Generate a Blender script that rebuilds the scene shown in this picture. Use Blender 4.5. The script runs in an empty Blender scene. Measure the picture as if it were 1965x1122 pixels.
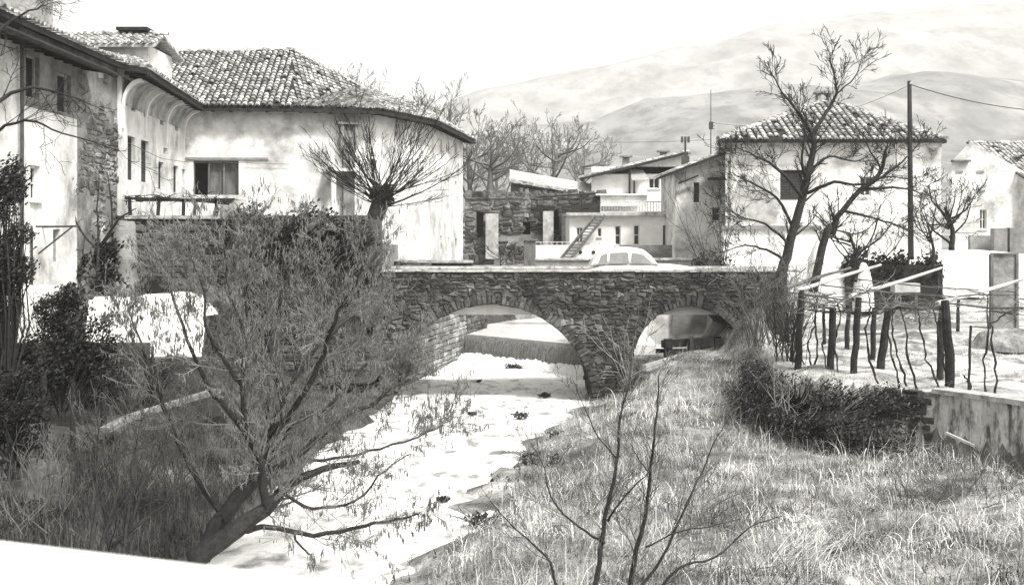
import bpy, math, random
import numpy as np
from mathutils import Vector, noise

# ------------------------------------------------------------------ camera, light, exposure
F = 2183.0          # focal length in photo pixels (40 mm on 36 mm at 1965 px)
E = 5.6             # eye height above the lower river
HOR = 450.0         # photo row of the horizon
sc = bpy.context.scene
col = sc.collection
cam = bpy.data.cameras.new('camera'); camo = bpy.data.objects.new('camera', cam); col.objects.link(camo)
cam.lens = 40; cam.sensor_width = 36; cam.shift_y = -(561 - HOR) / 1965.0
cam.clip_start = 0.05; cam.clip_end = 8000
camo.location = (0, 0, E); camo.rotation_euler = (math.radians(90), 0, 0)
cam.dof.use_dof = True; cam.dof.focus_distance = 36; cam.dof.aperture_fstop = 4.5
sc.camera = camo

SUN_EL, SUN_AZ = math.radians(52), math.radians(138)     # azimuth clockwise from +Y
w = bpy.data.worlds.new('World'); sc.world = w; w.use_nodes = True
nt = w.node_tree; bg = nt.nodes['Background']
sky = nt.nodes.new('ShaderNodeTexSky'); sky.sky_type = 'NISHITA'; sky.sun_disc = False
sky.sun_elevation = SUN_EL; sky.sun_rotation = SUN_AZ; sky.dust_density = 4.0; sky.altitude = 100
hs = nt.nodes.new('ShaderNodeHueSaturation'); hs.inputs['Saturation'].default_value = 0.04
nt.links.new(sky.outputs[0], hs.inputs['Color']); tn_ = nt.nodes.new('ShaderNodeMixRGB'); tn_.blend_type = 'MULTIPLY'; tn_.inputs[0].default_value = 1; tn_.inputs[2].default_value = (1, .99, .95, 1); nt.links.new(hs.outputs[0], tn_.inputs[1]); nt.links.new(tn_.outputs[0], bg.inputs[0])
bg.inputs[1].default_value = 0.15
sl = bpy.data.lights.new('sun', 'SUN'); sl.energy = 3.0; sl.angle = math.radians(9); sl.color = (1, 0.985, 0.95)
so = bpy.data.objects.new('sun', sl); col.objects.link(so)
sd = Vector((math.sin(SUN_AZ) * math.cos(SUN_EL), math.cos(SUN_AZ) * math.cos(SUN_EL), math.sin(SUN_EL)))
so.rotation_euler = sd.to_track_quat('Z', 'Y').to_euler(); so.location = (0, 0, 60)
sc.view_settings.view_transform = 'Standard'; sc.view_settings.look = 'None'
sc.cycles.volume_bounces = 4; sc.cycles.max_bounces = 10
sc.view_settings.exposure = 0.78; sc.view_settings.gamma = 1

R = random.Random(7)
NR = np.random.RandomState(5)
V = Vector
def P(px, py, d): return V(((px - 982.5) / F * d, d, E - (py - HOR) / F * d))

# ------------------------------------------------------------------ materials
MATS = {}
def tint(c, k=1.0): return (c, c * (1 - .012 * k), c * (1 - .04 * k), 1)
def mat(name, a, b=None, scale=3.0, rough=.85, bump=0.3, bscale=None, stretch=(1, 1, 1), tone=False, stain=None, lo=.35, hi=.65, spec=.3, dist=.03, detail=7, metallic=0):
    """procedural surface: noise between greys a and b; optional per-face tone; stain = (grey, scale, lo, hi, stretch)"""
    if b is None: b = a
    m = bpy.data.materials.new(name); m.use_nodes = True; t = m.node_tree; N = t.nodes; L = t.links
    bs = N['Principled BSDF']; bs.inputs['Roughness'].default_value = rough; bs.inputs['Specular IOR Level'].default_value = spec
    bs.inputs['Metallic'].default_value = metallic
    tc = N.new('ShaderNodeNewGeometry'); mp = N.new('ShaderNodeMapping'); mp.inputs['Scale'].default_value = stretch
    L.new(tc.outputs['Position'], mp.inputs[0])
    n = N.new('ShaderNodeTexNoise'); n.inputs['Scale'].default_value = scale; n.inputs['Detail'].default_value = detail; n.inputs['Roughness'].default_value = .62
    L.new(mp.outputs[0], n.inputs['Vector'])
    r = N.new('ShaderNodeValToRGB'); r.color_ramp.elements[0].position = lo; r.color_ramp.elements[1].position = hi
    r.color_ramp.elements[0].color = tint(a); r.color_ramp.elements[1].color = tint(b)
    L.new(n.outputs[0], r.inputs[0]); c = r.outputs[0]
    if stain:
        sm_ = N.new('ShaderNodeMapping'); sm_.inputs['Scale'].default_value = stain[4] if len(stain) > 4 else (1, 1, 1)
        L.new(tc.outputs['Position'], sm_.inputs[0])
        n2 = N.new('ShaderNodeTexNoise'); n2.inputs['Scale'].default_value = stain[1]; n2.inputs['Detail'].default_value = 8; n2.inputs['Roughness'].default_value = .68
        L.new(sm_.outputs[0], n2.inputs['Vector'])
        r2 = N.new('ShaderNodeValToRGB'); r2.color_ramp.elements[0].position = stain[2]; r2.color_ramp.elements[1].position = stain[3]
        L.new(n2.outputs[0], r2.inputs[0])
        mx = N.new('ShaderNodeMixRGB'); L.new(r2.outputs[0], mx.inputs[0]); L.new(c, mx.inputs[1]); mx.inputs[2].default_value = tint(stain[0]); c = mx.outputs[0]
    if tone:
        at = N.new('ShaderNodeAttribute'); at.attribute_name = 'tone'
        mm = N.new('ShaderNodeMixRGB'); mm.blend_type = 'MULTIPLY'; mm.inputs[0].default_value = 1
        L.new(c, mm.inputs[1]); L.new(at.outputs['Fac'], mm.inputs[2]); c = mm.outputs[0]
    L.new(c, bs.inputs['Base Color'])
    if bump:
        nb = N.new('ShaderNodeTexNoise'); nb.inputs['Scale'].default_value = bscale or scale * 4; nb.inputs['Detail'].default_value = 5
        L.new(mp.outputs[0], nb.inputs['Vector'])
        bp = N.new('ShaderNodeBump'); bp.inputs['Strength'].default_value = bump; bp.inputs['Distance'].default_value = dist
        L.new(nb.outputs[0], bp.inputs['Height']); L.new(bp.outputs[0], bs.inputs['Normal'])
    MATS[name] = m; return m

mat('plaster', .50, .76, 1.1, bump=.4, bscale=9, stain=(.24, .7, .47, .68), lo=.3, hi=.6)
mat('plaster_clean', .66, .8, 1.5, bump=.2, bscale=9, stain=(.5, .9, .58, .85))
mat('plaster_old', .10, .30, 1.2, bump=.7, bscale=6, stain=(.12, 2.2, .52, .74), dist=.06)
mat('plaster_shade', .12, .24, 1.6, bump=.6, bscale=6, stain=(.13, 1.4, .5, .75), dist=.05)  # plain grey plaster with mottled stains
mat('patch', .26, .52, 2.2, bump=.5, bscale=6, stain=(.18, 1.8, .5, .7))
mat('plaster_cove', .16, .5, 1.4, bump=.4, bscale=6, stain=(.1, 1.6, .5, .75))  # stained plaster, darkened to paint in the shade of the eave cove
mat('stain_wall', .34, .66, 1.6, bump=.6, bscale=6, stain=(.08, 1.7, .48, .60, (1.8, 1.8, .55)), dist=.05)
mat('stone', .04, .15, 3.5, bump=1, bscale=14, tone=True, dist=.04)
mat('stone_pale', .16, .38, 3.0, bump=1, bscale=12, tone=True, dist=.04)
mat('mortar', .03, .08, 5, bump=.8, bscale=16)
mat('coping', .3, .55, 4, bump=.5, bscale=14, stain=(.12, 2.5, .5, .66))
mat('tile', .16, .6, 6, bump=.6, bscale=20, tone=True, dist=.02)
mat('roof_bed', .012, .03, 4, bump=.6)
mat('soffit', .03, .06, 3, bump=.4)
mat('wood_dark', .01, .03, 6, bump=.6, stretch=(1, 1, .2))
mat('wood_grey', .07, .16, 6, bump=.5, stretch=(1, 1, .25))
mat('wood_pale', .32, .5, 6, bump=.4)
mat('bark', .012, .035, 9, bump=.9, dist=.02)
mat('bark_mid', .09, .15, 9, bump=.6, dist=.01)
mat('bark_far', .14, .2, 4, bump=0)  # distant bark paled, part of the haze is painted into the colour
mat('twig', .015, .035, 8, bump=0)
mat('twig_pale', .2, .35, 8, bump=0)
mat('twig_hazel', .09, .24, 3, bump=0)
mat('twig_mid', .06, .17, 3, bump=0)
mat('catkin', .08, .2, 12, bump=0)
mat('leaf_dark', .006, .022, 6, bump=0, tone=True, rough=.6)
mat('leaf_mid', .012, .05, 5, bump=0, tone=True, rough=.7)
mat('leaf_dry', .07, .16, 5, bump=0, tone=True, rough=.8)
mat('grass_dry', .3, .58, 1.2, bump=0, tone=True)
mat('grass_shade', .03, .09, 1.2, bump=0, tone=True)  # dark weeds and undergrowth, their own colour
mat('reed', .42, .62, 4, bump=0, tone=True)
mat('ground', .10, .42, 1.3, bump=1, bscale=5, stain=(.07, .9, .52, .70), dist=.12, tone=True)
mat('hill', .24, .34, .02, bump=0, stretch=(1, .35, 1), stain=(.12, .05, .45, .75, (1, .3, 1)), lo=.4, hi=.6)  # hill tone lightened to carry part of the haze
mat('hill_near', .18, .28, .04, bump=0, stretch=(1, .4, 1), stain=(.12, .09, .46, .66, (1, .35, 1)), lo=.4, hi=.6)  # nearer slopes, some haze mixed into the colour as well
mat('road', .5, .62, 2, bump=.3)
mat('snow', .8, .86, 3, bump=.2, rough=.6)  # plain white ground surface
mat('snow_sheet', .74, .84, 2, bump=.5, bscale=3, stain=(.5, 2, .6, .8), dist=.08)
mat('concrete', .16, .28, 3, bump=.4, stain=(.2, 1.6, .5, .7))
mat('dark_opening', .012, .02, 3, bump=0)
mat('shutter', .03, .07, 8, bump=.2)
mat('frame', .6, .72, 8, bump=0)
mat('grey_frame', .25, .35, 8, bump=0)
mat('glass', .03, .05, 2, bump=0, rough=.12, spec=.6)
mat('metal_dark', .04, .07, 6, bump=.1, rough=.5)
mat('metal_pale', .45, .6, 6, bump=.1, rough=.5)
mat('car_paint', .8, .84, 3, bump=0, rough=.22, spec=.5)
mat('car_glass', .16, .24, 2, bump=0, rough=.06, spec=.8)
mat('rubber', .02, .03, 8, bump=.1)
mat('chrome', .6, .7, 5, bump=0, rough=.2, metallic=1)
mat('parapet_near', .84, .88, 5, bump=.1)
mat('foam', .84, .9, 5, bump=1, bscale=9, rough=.5, dist=.15)
# river: bright sky reflection and grey ripple marks painted into the base colour
def water_mat(name, a, b, rough, bump, stretch, scale, lo=.38, hi=.56):
    m = mat(name, a, b, scale, rough=rough, bump=bump, bscale=scale * 2.2, stretch=stretch, spec=.25, dist=.06, lo=lo, hi=hi); return m
water_mat('river', .26, .84, .45, 1, (1.0, .6, 1), 1.6, lo=.36, hi=.52)
water_mat('river_up', .74, .84, .15, .4, (1, .6, 1), 1.5)
mat('fall', .08, .26, 3, bump=.8, stretch=(5, 5, .25), bscale=8, rough=.3, dist=.08)

# ------------------------------------------------------------------ mesh builder
WO = {}
class MB:
    def __init__(s): s.v = []; s.f = []; s.t = []
    def add(s, vs, fs, tone=1.0):
        o = len(s.v); s.v.extend([tuple(p) for p in vs]); s.f.extend([tuple(i + o for i in f) for f in fs]); s.t.extend([tone] * len(fs)); return s
    def poly(s, pts, tone=1.0): return s.add(pts, [tuple(range(len(pts)))], tone)
    def hexa(s, c8, tone=1.0):
        return s.add(c8, [(3, 2, 1, 0), (4, 5, 6, 7), (0, 1, 5, 4), (1, 2, 6, 5), (2, 3, 7, 6), (3, 0, 4, 7)], tone)
    def box(s, x0, y0, z0, x1, y1, z1, tone=1.0):
        return s.hexa([(x0, y0, z0), (x1, y0, z0), (x1, y1, z0), (x0, y1, z0), (x0, y0, z1), (x1, y0, z1), (x1, y1, z1), (x0, y1, z1)], tone)
    def obox(s, O, U, N, u0, u1, n0, n1, z0, z1, tone=1.0):
        """box in a wall frame: O origin, U along wall, N outward"""
        def q(u, n, z): p = O + U * u + N * n; return (p.x, p.y, z)
        return s.hexa([q(u0, n0, z0), q(u1, n0, z0), q(u1, n1, z0), q(u0, n1, z0), q(u0, n0, z1), q(u1, n0, z1), q(u1, n1, z1), q(u0, n1, z1)], tone)
    def beam(s, a, b, w, h=None, tone=1.0):
        a = V(a); b = V(b); h = h or w; d = (b - a).normalized(); up = V((0, 0, 1)) if abs(d.z) < .9 else V((0, 1, 0))
        x = d.cross(up).normalized() * w / 2; y = x.cross(d).normalized() * h / 2
        return s.hexa([a - x - y, a + x - y, b + x - y, b - x - y, a - x + y, a + x + y, b + x + y, b - x + y], tone)
    def tube(s, pts, rad, n=6, cap=True, tone=1.0):
        k = len(pts)
        if k < 2: return s
        vs = []; prev = None
        for i in range(k):
            d = (pts[min(i + 1, k - 1)] - pts[max(i - 1, 0)])
            if d.length < 1e-9: d = V((0, 0, 1))
            d.normalize()
            if prev is None: a = d.orthogonal().normalized()
            else:
                a = prev - d * prev.dot(d)
                a = a.normalized() if a.length > 1e-6 else d.orthogonal().normalized()
            prev = a; b = d.cross(a); r = rad[i]; p = pts[i]
            for j in range(n):
                t = 6.28318 * j / n; ca = math.cos(t) * r; sa = math.sin(t) * r
                vs.append((p.x + a.x * ca + b.x * sa, p.y + a.y * ca + b.y * sa, p.z + a.z * ca + b.z * sa))
        fs = [(i * n + j, i * n + (j + 1) % n, (i + 1) * n + (j + 1) % n, (i + 1) * n + j) for i in range(k - 1) for j in range(n)]
        if cap: fs.append(tuple(range(n - 1, -1, -1))); fs.append(tuple((k - 1) * n + j for j in range(n)))
        return s.add(vs, fs, tone)
    def build(s, name, m, parent=None, smooth=False):
        off = WO.get(parent.name, V((0, 0, 0))) if parent else V((0, 0, 0))
        me = bpy.data.meshes.new(name)
        me.from_pydata([(a - off.x, b - off.y, c - off.z) for a, b, c in s.v], [], s.f)
        me.materials.append(MATS[m] if isinstance(m, str) else m)
        if any(t != 1.0 for t in s.t) or (isinstance(m, str) and m in TONED):
            at = me.attributes.new('tone', 'FLOAT', 'FACE'); at.data.foreach_set('value', s.t)
        if smooth: me.polygons.foreach_set('use_smooth', [True] * len(me.polygons))
        o = bpy.data.objects.new(name, me); col.objects.link(o)
        if parent: o.parent = parent; WO[o.name] = off
        return o
TONED = {'ground', 'stone', 'stone_pale', 'tile', 'leaf_dark', 'leaf_mid', 'leaf_dry', 'grass_dry', 'grass_shade', 'reed'}

def raw(name, v, f, m, parent=None, tone=None):
    """fast mesh from numpy: v (n,3), f (k,4) or (k,3)"""
    off = WO.get(parent.name, V((0, 0, 0))) if parent else V((0, 0, 0))
    v = v - np.array(off); me = bpy.data.meshes.new(name); nv = len(v); nf, k = f.shape
    me.vertices.add(nv); me.vertices.foreach_set('co', v.astype(np.float32).ravel())
    me.loops.add(nf * k); me.loops.foreach_set('vertex_index', f.astype(np.int32).ravel())
    me.polygons.add(nf); me.polygons.foreach_set('loop_start', np.arange(0, nf * k, k, dtype=np.int32))
    me.update(calc_edges=True)
    me.materials.append(MATS[m])
    at = me.attributes.new('tone', 'FLOAT', 'FACE'); at.data.foreach_set('value', np.ones(nf, np.float32) if tone is None else tone.astype(np.float32))
    o = bpy.data.objects.new(name, me); col.objects.link(o)
    if parent: o.parent = parent; WO[o.name] = off
    return o

def thing(name, label, cat, loc=(0, 0, 0), group=None):
    o = bpy.data.objects.new(name, None); col.objects.link(o); o.location = loc; o.empty_display_size = .3
    o['label'] = label; o['category'] = cat
    if group: o['group'] = group
    WO[o.name] = V(loc); return o
def tag(o, label, cat, group=None, kind=None):
    o['label'] = label; o['category'] = cat
    if group: o['group'] = group
    if kind: o['kind'] = kind
    return o
def struct(o): o['kind'] = 'structure'; return o

# ------------------------------------------------------------------ terrain
def sst(a, b, x): t = np.clip((x - a) / (b - a), 0, 1); return t * t * (3 - 2 * t)
def XL(y): return np.interp(y, [4, 14, 18, 20, 24, 28, 31, 36, 43, 47, 51, 56, 60, 64, 68], [-6.5, -5.9, -5.5, -5.2, -5.0, -4.95, -4.7, -4.15, -4.1, -3.2, -2.1, -.9, 1.0, 5, 9])
def XR(y): return np.interp(y, [4, 10, 14, 18.2, 22.2, 25.5, 29, 34, 39.4, 43, 47, 52, 60, 66], [-2.8, -2.4, -2.0, -1.5, -.84, -.2, .15, 1.3, 2.66, 2.8, 3.2, 4.0, 7.5, 10])
WALLX = ([6, 22.2, 24, 25, 26, 29, 32, 35, 37.6], [19.9, 10, 8.9, 7.7, 6.9, 6.5, 6.9, 7.6, 8.4])
def XT(y): return np.interp(y, *WALLX)
def vnoise(x, y, s, seed=0):
    x = np.asarray(x, float) / s + seed * 17.3; y = np.asarray(y, float) / s + seed * 5.1
    xi = np.floor(x); yi = np.floor(y); fx = x - xi; fy = y - yi; fx = fx * fx * (3 - 2 * fx); fy = fy * fy * (3 - 2 * fy)
    def h(a, b): v = np.sin(a * 127.1 + b * 311.7) * 43758.5453; return v - np.floor(v)
    return (h(xi, yi) * (1 - fx) + h(xi + 1, yi) * fx) * (1 - fy) + (h(xi, yi + 1) * (1 - fx) + h(xi + 1, yi + 1) * fx) * fy - .5
def gh(x, y):
    x = np.asarray(x, float); y = np.asarray(y, float)
    tl = XL(y) - x; tr = x - XR(y); tr = tr + (y < 36) * (1.3 * vnoise(x, y, 1.4, 41) + .7 * vnoise(x, y, .5, 42)); tl = tl + (y < 36) * .6 * vnoise(x, y, .9, 43)
    zl = np.interp(tl, [-1.5, 0, .5, 1.5, 3.5, 6, 7.5, 9], [-.6, -.06, .45, .8, 1.3, 1.8, 2.6, 3.5])
    zr = np.interp(tr, [-2, -.8, 0, 1, 3, 7, 12], [-.6, -.16, -.0, .2, .6, .85, 1.1])
    # right bank climbs towards the right end of the bridge
    zr = zr + sst(28, 36, y) * sst(3.6, 5.4, x - .35 * (y - 36)) * 1.1 * (y < 44)
    zr = zr + sst(30, 37, y) * sst(6.6, 8.2, x) * 1.3 * (y < 44)
    z = np.where(x < (XL(y) + XR(y)) / 2, zl, zr)
    ter = sst(-.1, .25, x - XT(y)) * (y < 39)
    z = z * (1 - ter) + 2.25 * ter
    # terrace beyond, road level
    mid = (y >= 39) & (x > 8.6)
    z = np.where(mid, 2.25 + .0 * x, z)
    up = sst(43.5, 50, y + .0 * x) * (x > 8.6)
    z = np.where(x > 8.6, z * (1 - up) + (3.85) * up, z)
    pl = 3.62
    up2 = sst(38.2, 39.2, y) * (x < -4.6) ; z = z * (1 - up2) + pl * up2
    # upstream plateau with the channel
    far = sst(43.0, 43.4, y)
    bk = np.minimum(1, np.maximum(sst(0.0, 3.2, tl) * (y > 54) + sst(0, .3, tl) * (y <= 54), 0)) * (tl > 0) + sst(0, .3, tr) * (tr > 0)
    zz = np.where((tl > 0) | (tr > 0), .5 + (3.7 - .5) * bk, np.where(y < 48.7 - x + .6, -.6, .45))
    race = (x > 4.05) & (x < 7.9) & (y < 47.5)
    zz = np.where(race, .9, zz)
    zz = np.where(y > 70, 3.7, zz)
    z = np.where((x <= 8.6) , z * (1 - far) + zz * far, z)
    z = z + sst(90, 260, y) * 4
    n = vnoise(x, y, 1.1) * .26 + vnoise(x, y, .45, 3) * .12 + vnoise(x, y, 4, 5) * .3
    damp = np.where((tl < .0) & (tr < 0), .3, 1.0) * np.where((y > 38) & (y < 60), .35, 1)
    return z + n * damp
def gz(x, y): return float(gh(x, y))

def axis(a, b, step, lo, hi, g=1.22):
    c = list(np.arange(a, b, step)); s = step; v = c[-1]
    while v < hi: s *= g; v += s; c.append(v)
    s = step; v = a; pre = []
    while v > lo: s *= g; v -= s; pre.append(v)
    return np.array(pre[::-1] + c)
xs = axis(-15, 19, .22, -1400, 1400); ys = axis(9, 66, .25, -40, 1800)
X, Y = np.meshgrid(xs, ys); Z = gh(X, Y)
vv = np.stack([X, Y, Z], -1).reshape(-1, 3); nx, ny = len(xs), len(ys)
idx = np.arange(nx * ny).reshape(ny, nx)
ff = np.stack([idx[:-1, :-1], idx[:-1, 1:], idx[1:, 1:], idx[1:, :-1]], -1).reshape(-1, 4)
fxc = X[:-1, :-1].ravel(); fyc = Y[:-1, :-1].ravel()
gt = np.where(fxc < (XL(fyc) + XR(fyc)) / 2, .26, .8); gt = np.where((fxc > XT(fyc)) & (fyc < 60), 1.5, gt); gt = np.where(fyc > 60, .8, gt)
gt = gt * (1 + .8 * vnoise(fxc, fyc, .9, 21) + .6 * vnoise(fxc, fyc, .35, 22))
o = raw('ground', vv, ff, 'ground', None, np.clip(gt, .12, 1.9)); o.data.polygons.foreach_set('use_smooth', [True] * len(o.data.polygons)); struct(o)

# river sheets
def strip(name, y0, y1, z, m, fl, fr, n=60, nx_=14, wob=.0):
    b = MB(); ysr = np.linspace(y0, y1, n); rows = []
    for yy in ysr:
        a, c = fl(yy), fr(yy)
        rows.append([(a + (c - a) * i / nx_, yy, z + wob * float(vnoise(a + (c - a) * i / nx_, yy, .7, 9))) for i in range(nx_ + 1)])
    vs = [p for r in rows for p in r]; k = nx_ + 1
    b.add(vs, [(j * k + i, j * k + i + 1, (j + 1) * k + i + 1, (j + 1) * k + i) for j in range(n - 1) for i in range(nx_)])
    return struct(b.build(name, m, smooth=True))
def wl(x): return 51 - (x + 2.1)     # the line of the weir crest: y for a given x
b = MB(); nxx, nyy = 60, 150; vs = []
for j in range(nyy + 1):
    for i in range(nxx + 1):
        yy = 3 + 45.5 * j / nyy; a = float(XL(yy)) - 1.2; c = max(float(XR(yy)) + 1.0, a + 3); xx = a + (c - a) * i / nxx
        if j == nyy: yy = max(yy, wl(xx) - .05)
        vs.append((xx, yy, .0 + .05 * float(vnoise(xx * 1.0, yy * .7, .35, 4)) + .05 * float(vnoise(xx, yy * .5, .9, 8))))
k = nxx + 1
b.add(vs, [(j * k + i, j * k + i + 1, (j + 1) * k + i + 1, (j + 1) * k + i) for j in range(nyy) for i in range(nxx)])
struct(b.build('river', 'river', smooth=True))
b = MB(); vs = []
for j in range(40):
    for i in range(31):
        xx = -5 + 17 * i / 30; y0 = wl(min(xx, 4)) + .1; yy = y0 + (72 - y0) * j / 39
        vs.append((xx, yy, 1.1 + .03 * float(vnoise(xx, yy, .8, 2))))
b.add(vs, [(j * 31 + i, j * 31 + i + 1, (j + 1) * 31 + i + 1, (j + 1) * 31 + i) for j in range(39) for i in range(30)])
struct(b.build('upper_river', 'river_up', smooth=True))

# weir
wt = thing('weir', 'low weir with a curtain of falling water seen through the large bridge arch', 'weir', (0.4, 48.6, 0))
b = MB(); b.hexa([(-3.2, wl(-3.2) + .15, -.6), (4.4, wl(4.4) + .15, -.6), (4.4, wl(4.4) + .9, -.6), (-3.2, wl(-3.2) + .9, -.6),
                  (-3.2, wl(-3.2) + .15, 1.03), (4.4, wl(4.4) + .15, 1.03), (4.4, wl(4.4) + .9, 1.03), (-3.2, wl(-3.2) + .9, 1.03)]); b.build('sill', 'concrete', wt)
b = MB(); vs = []; nn = 90
for i in range(nn + 1):
    xx = -3.1 + 7.4 * i / nn; yb = wl(xx)
    for j in range(8):
        t = j / 7; vs.append((xx, yb + .3 - .65 * math.sqrt(t) + .05 * R.uniform(-1, 1) * t, 1.125 - 1.1 * t ** 1.6))
b.add(vs, [(i * 8 + j, i * 8 + 8 + j, i * 8 + 9 + j, i * 8 + 1 + j) for i in range(nn) for j in range(7)]); b.build('falling_water', 'fall', wt, True)
b = MB(); vs = []; m_ = 40
for i in range(nn + 1):
    xx = -3.4 + 7.9 * i / nn
    for j in range(m_):
        t = j / (m_ - 1); yy = wl(xx) - .1 - 7.5 * t
        vs.append((xx, yy, .04 - .12 * t ** 3 + .22 * math.exp(-((t - .06) / .08) ** 2) + (.14 * math.exp(-t * 5) + .035) * (R.random() + float(vnoise(xx, yy, .5)))))
b.add(vs, [(i * m_ + j, i * m_ + m_ + j, i * m_ + m_ + 1 + j, i * m_ + 1 + j) for i in range(nn) for j in range(m_ - 1)]); b.build('foam', 'foam', wt, True)  # foam at the fall, run on as white paint over shaded water

# ------------------------------------------------------------------ masonry, roofs, walls
def rubble(mb, O, U, N, w_, h_, size=.3, mask=None, jit=.25, tones=(.45, 1.5), proud=.05):
    z = 0
    while z < h_:
        rh = size * R.uniform(.3, .95); x = -R.random() * size
        while x < w_:
            ww = size * R.uniform(.5, 2.4); cx, cz = x + ww / 2, z + rh / 2
            if cx > 0 and cx < w_ and (mask is None or mask(cx, cz)):
                g = .012; pr = proud * R.uniform(.5, 1.4); j = lambda a: a * R.uniform(-jit, jit) * .5
                c = [(x + g + j(ww * .25), z + g + j(rh)), (x + ww - g + j(ww * .25), z + g + j(rh)), (x + ww - g + j(ww * .25), z + rh - g + j(rh)), (x + g + j(ww * .25), z + rh - g + j(rh))]
                mx, mz = cx, cz; vs = []
                for (a, bb) in c: p = O + U * a; vs.append((p.x, p.y, O.z + bb))
                for q, (a, bb) in enumerate(c):
                    a2 = mx + (a - mx) * .72; b2 = mz + (bb - mz) * .66; p = O + U * a2 + N * pr * R.uniform(.8, 1.15); vs.append((p.x, p.y, O.z + b2))
                mb.add(vs, [(4, 5, 6, 7), (0, 1, 5, 4), (1, 2, 6, 5), (2, 3, 7, 6), (3, 0, 4, 7)], R.uniform(*tones) * (1.5 if R.random() < .08 else 1) * max(.35, 1 + 1.1 * noise.noise(V((p.x * .9, p.y * .9, (O.z + z) * 1.1)))))
            x += ww
        z += rh
def inpoly(p, poly):
    x, y = p; c = False; n = len(poly)
    for i in range(n):
        x1, y1 = poly[i]; x2, y2 = poly[i - 1]
        if (y1 > y) != (y2 > y) and x < (x2 - x1) * (y - y1) / (y2 - y1) + x1: c = not c
    return c
def tiles(mb, poly, sp=.25, course=.33, tones=(.35, 1.5), lift=.05):
    """poly: planar 3-D polygon, first two points are the eave. Rows of half round tiles."""
    p0, p1 = poly[0], poly[1]; u = (p1 - p0).normalized(); n = (poly[1] - poly[0]).cross(poly[2] - poly[0]).normalized()
    if n.z < 0: n = -n
    v = n.cross(u)
    if v.z < 0: v = -v
    p2 = [((q - p0).dot(u), (q - p0).dot(v)) for q in poly]
    u0 = min(a for a, _ in p2); u1 = max(a for a, _ in p2); v1 = max(b_ for _, b_ in p2)
    cu = u0 + sp / 2; ci = 0
    while cu < u1:
        dr = R.uniform(-.02, .02); cv = -.08 + R.uniform(-.03, .03)
        while cv < v1:
            if inpoly((cu, cv + course * .4 + (.1 if cv < 0 else 0)), p2):
                r = sp * R.uniform(.36, .44); lift2 = R.uniform(.0, .02); sk = R.uniform(-.02, .02); L = course * 1.14; vs = []; tn = R.uniform(*tones)
                if R.random() < .05: cv += course; continue
                for (q, rr, lf) in ((0, r, lift + lift2), (L, r * .8, .0 + lift * .2)):
                    for a in range(5):
                        th = math.pi * a / 4; p = p0 + u * (cu + dr + sk * q + math.cos(th) * rr) + v * (cv + q) + n * (math.sin(th) * rr * .85 + lf)
                        vs.append(p)
                # closed lower end
                mb.add(vs, [(a, a + 1, a + 6, a + 5) for a in range(4)] , tn)
                q0 = [p0 + u * (cu + dr + math.cos(math.pi * a / 4) * r * .7) + v * cv + n * (math.sin(math.pi * a / 4) * r * .5 + lift * .6) for a in range(5)]
                mb.add(vs[:5] + q0, [(a, a + 5, a + 6, a + 1) for a in range(4)], tn * .8)
            cv += course
        cu += sp
def ridge_tiles(mb, a, b_, r=.14, course=.36, tones=(.5, 1.5)):
    d = (b_ - a); L = d.length; d.normalize(); s = d.cross(V((0, 0, 1))).normalized(); n = s.cross(d); t = 0
    while t < L:
        tn = R.uniform(*tones); vs = []
        for (q, rr, lf) in ((0, r, .05), (course * 1.1, r * .85, .0)):
            for k_ in range(6):
                th = math.pi * k_ / 5; vs.append(a + d * (t + q) + s * (math.cos(th) * rr) + n * (math.sin(th) * rr + lf - .02))
        mb.add(vs, [(k_, k_ + 1, k_ + 7, k_ + 6) for k_ in range(5)] + [(0, 1, 2, 3, 4, 5)], tn); t += course
def slab(mb, poly, th=.12):
    n = (poly[1] - poly[0]).cross(poly[2] - poly[0]).normalized()
    if n.z < 0: n = -n; poly = poly[::-1]
    k_ = len(poly); dn = V((0, 0, -th)); vs = list(poly) + [p + dn for p in poly]
    mb.add(vs, [tuple(range(k_)), tuple(range(2 * k_ - 1, k_ - 1, -1))] + [(i, i + k_, (i + 1) % k_ + k_, (i + 1) % k_) for i in range(k_)])
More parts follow.
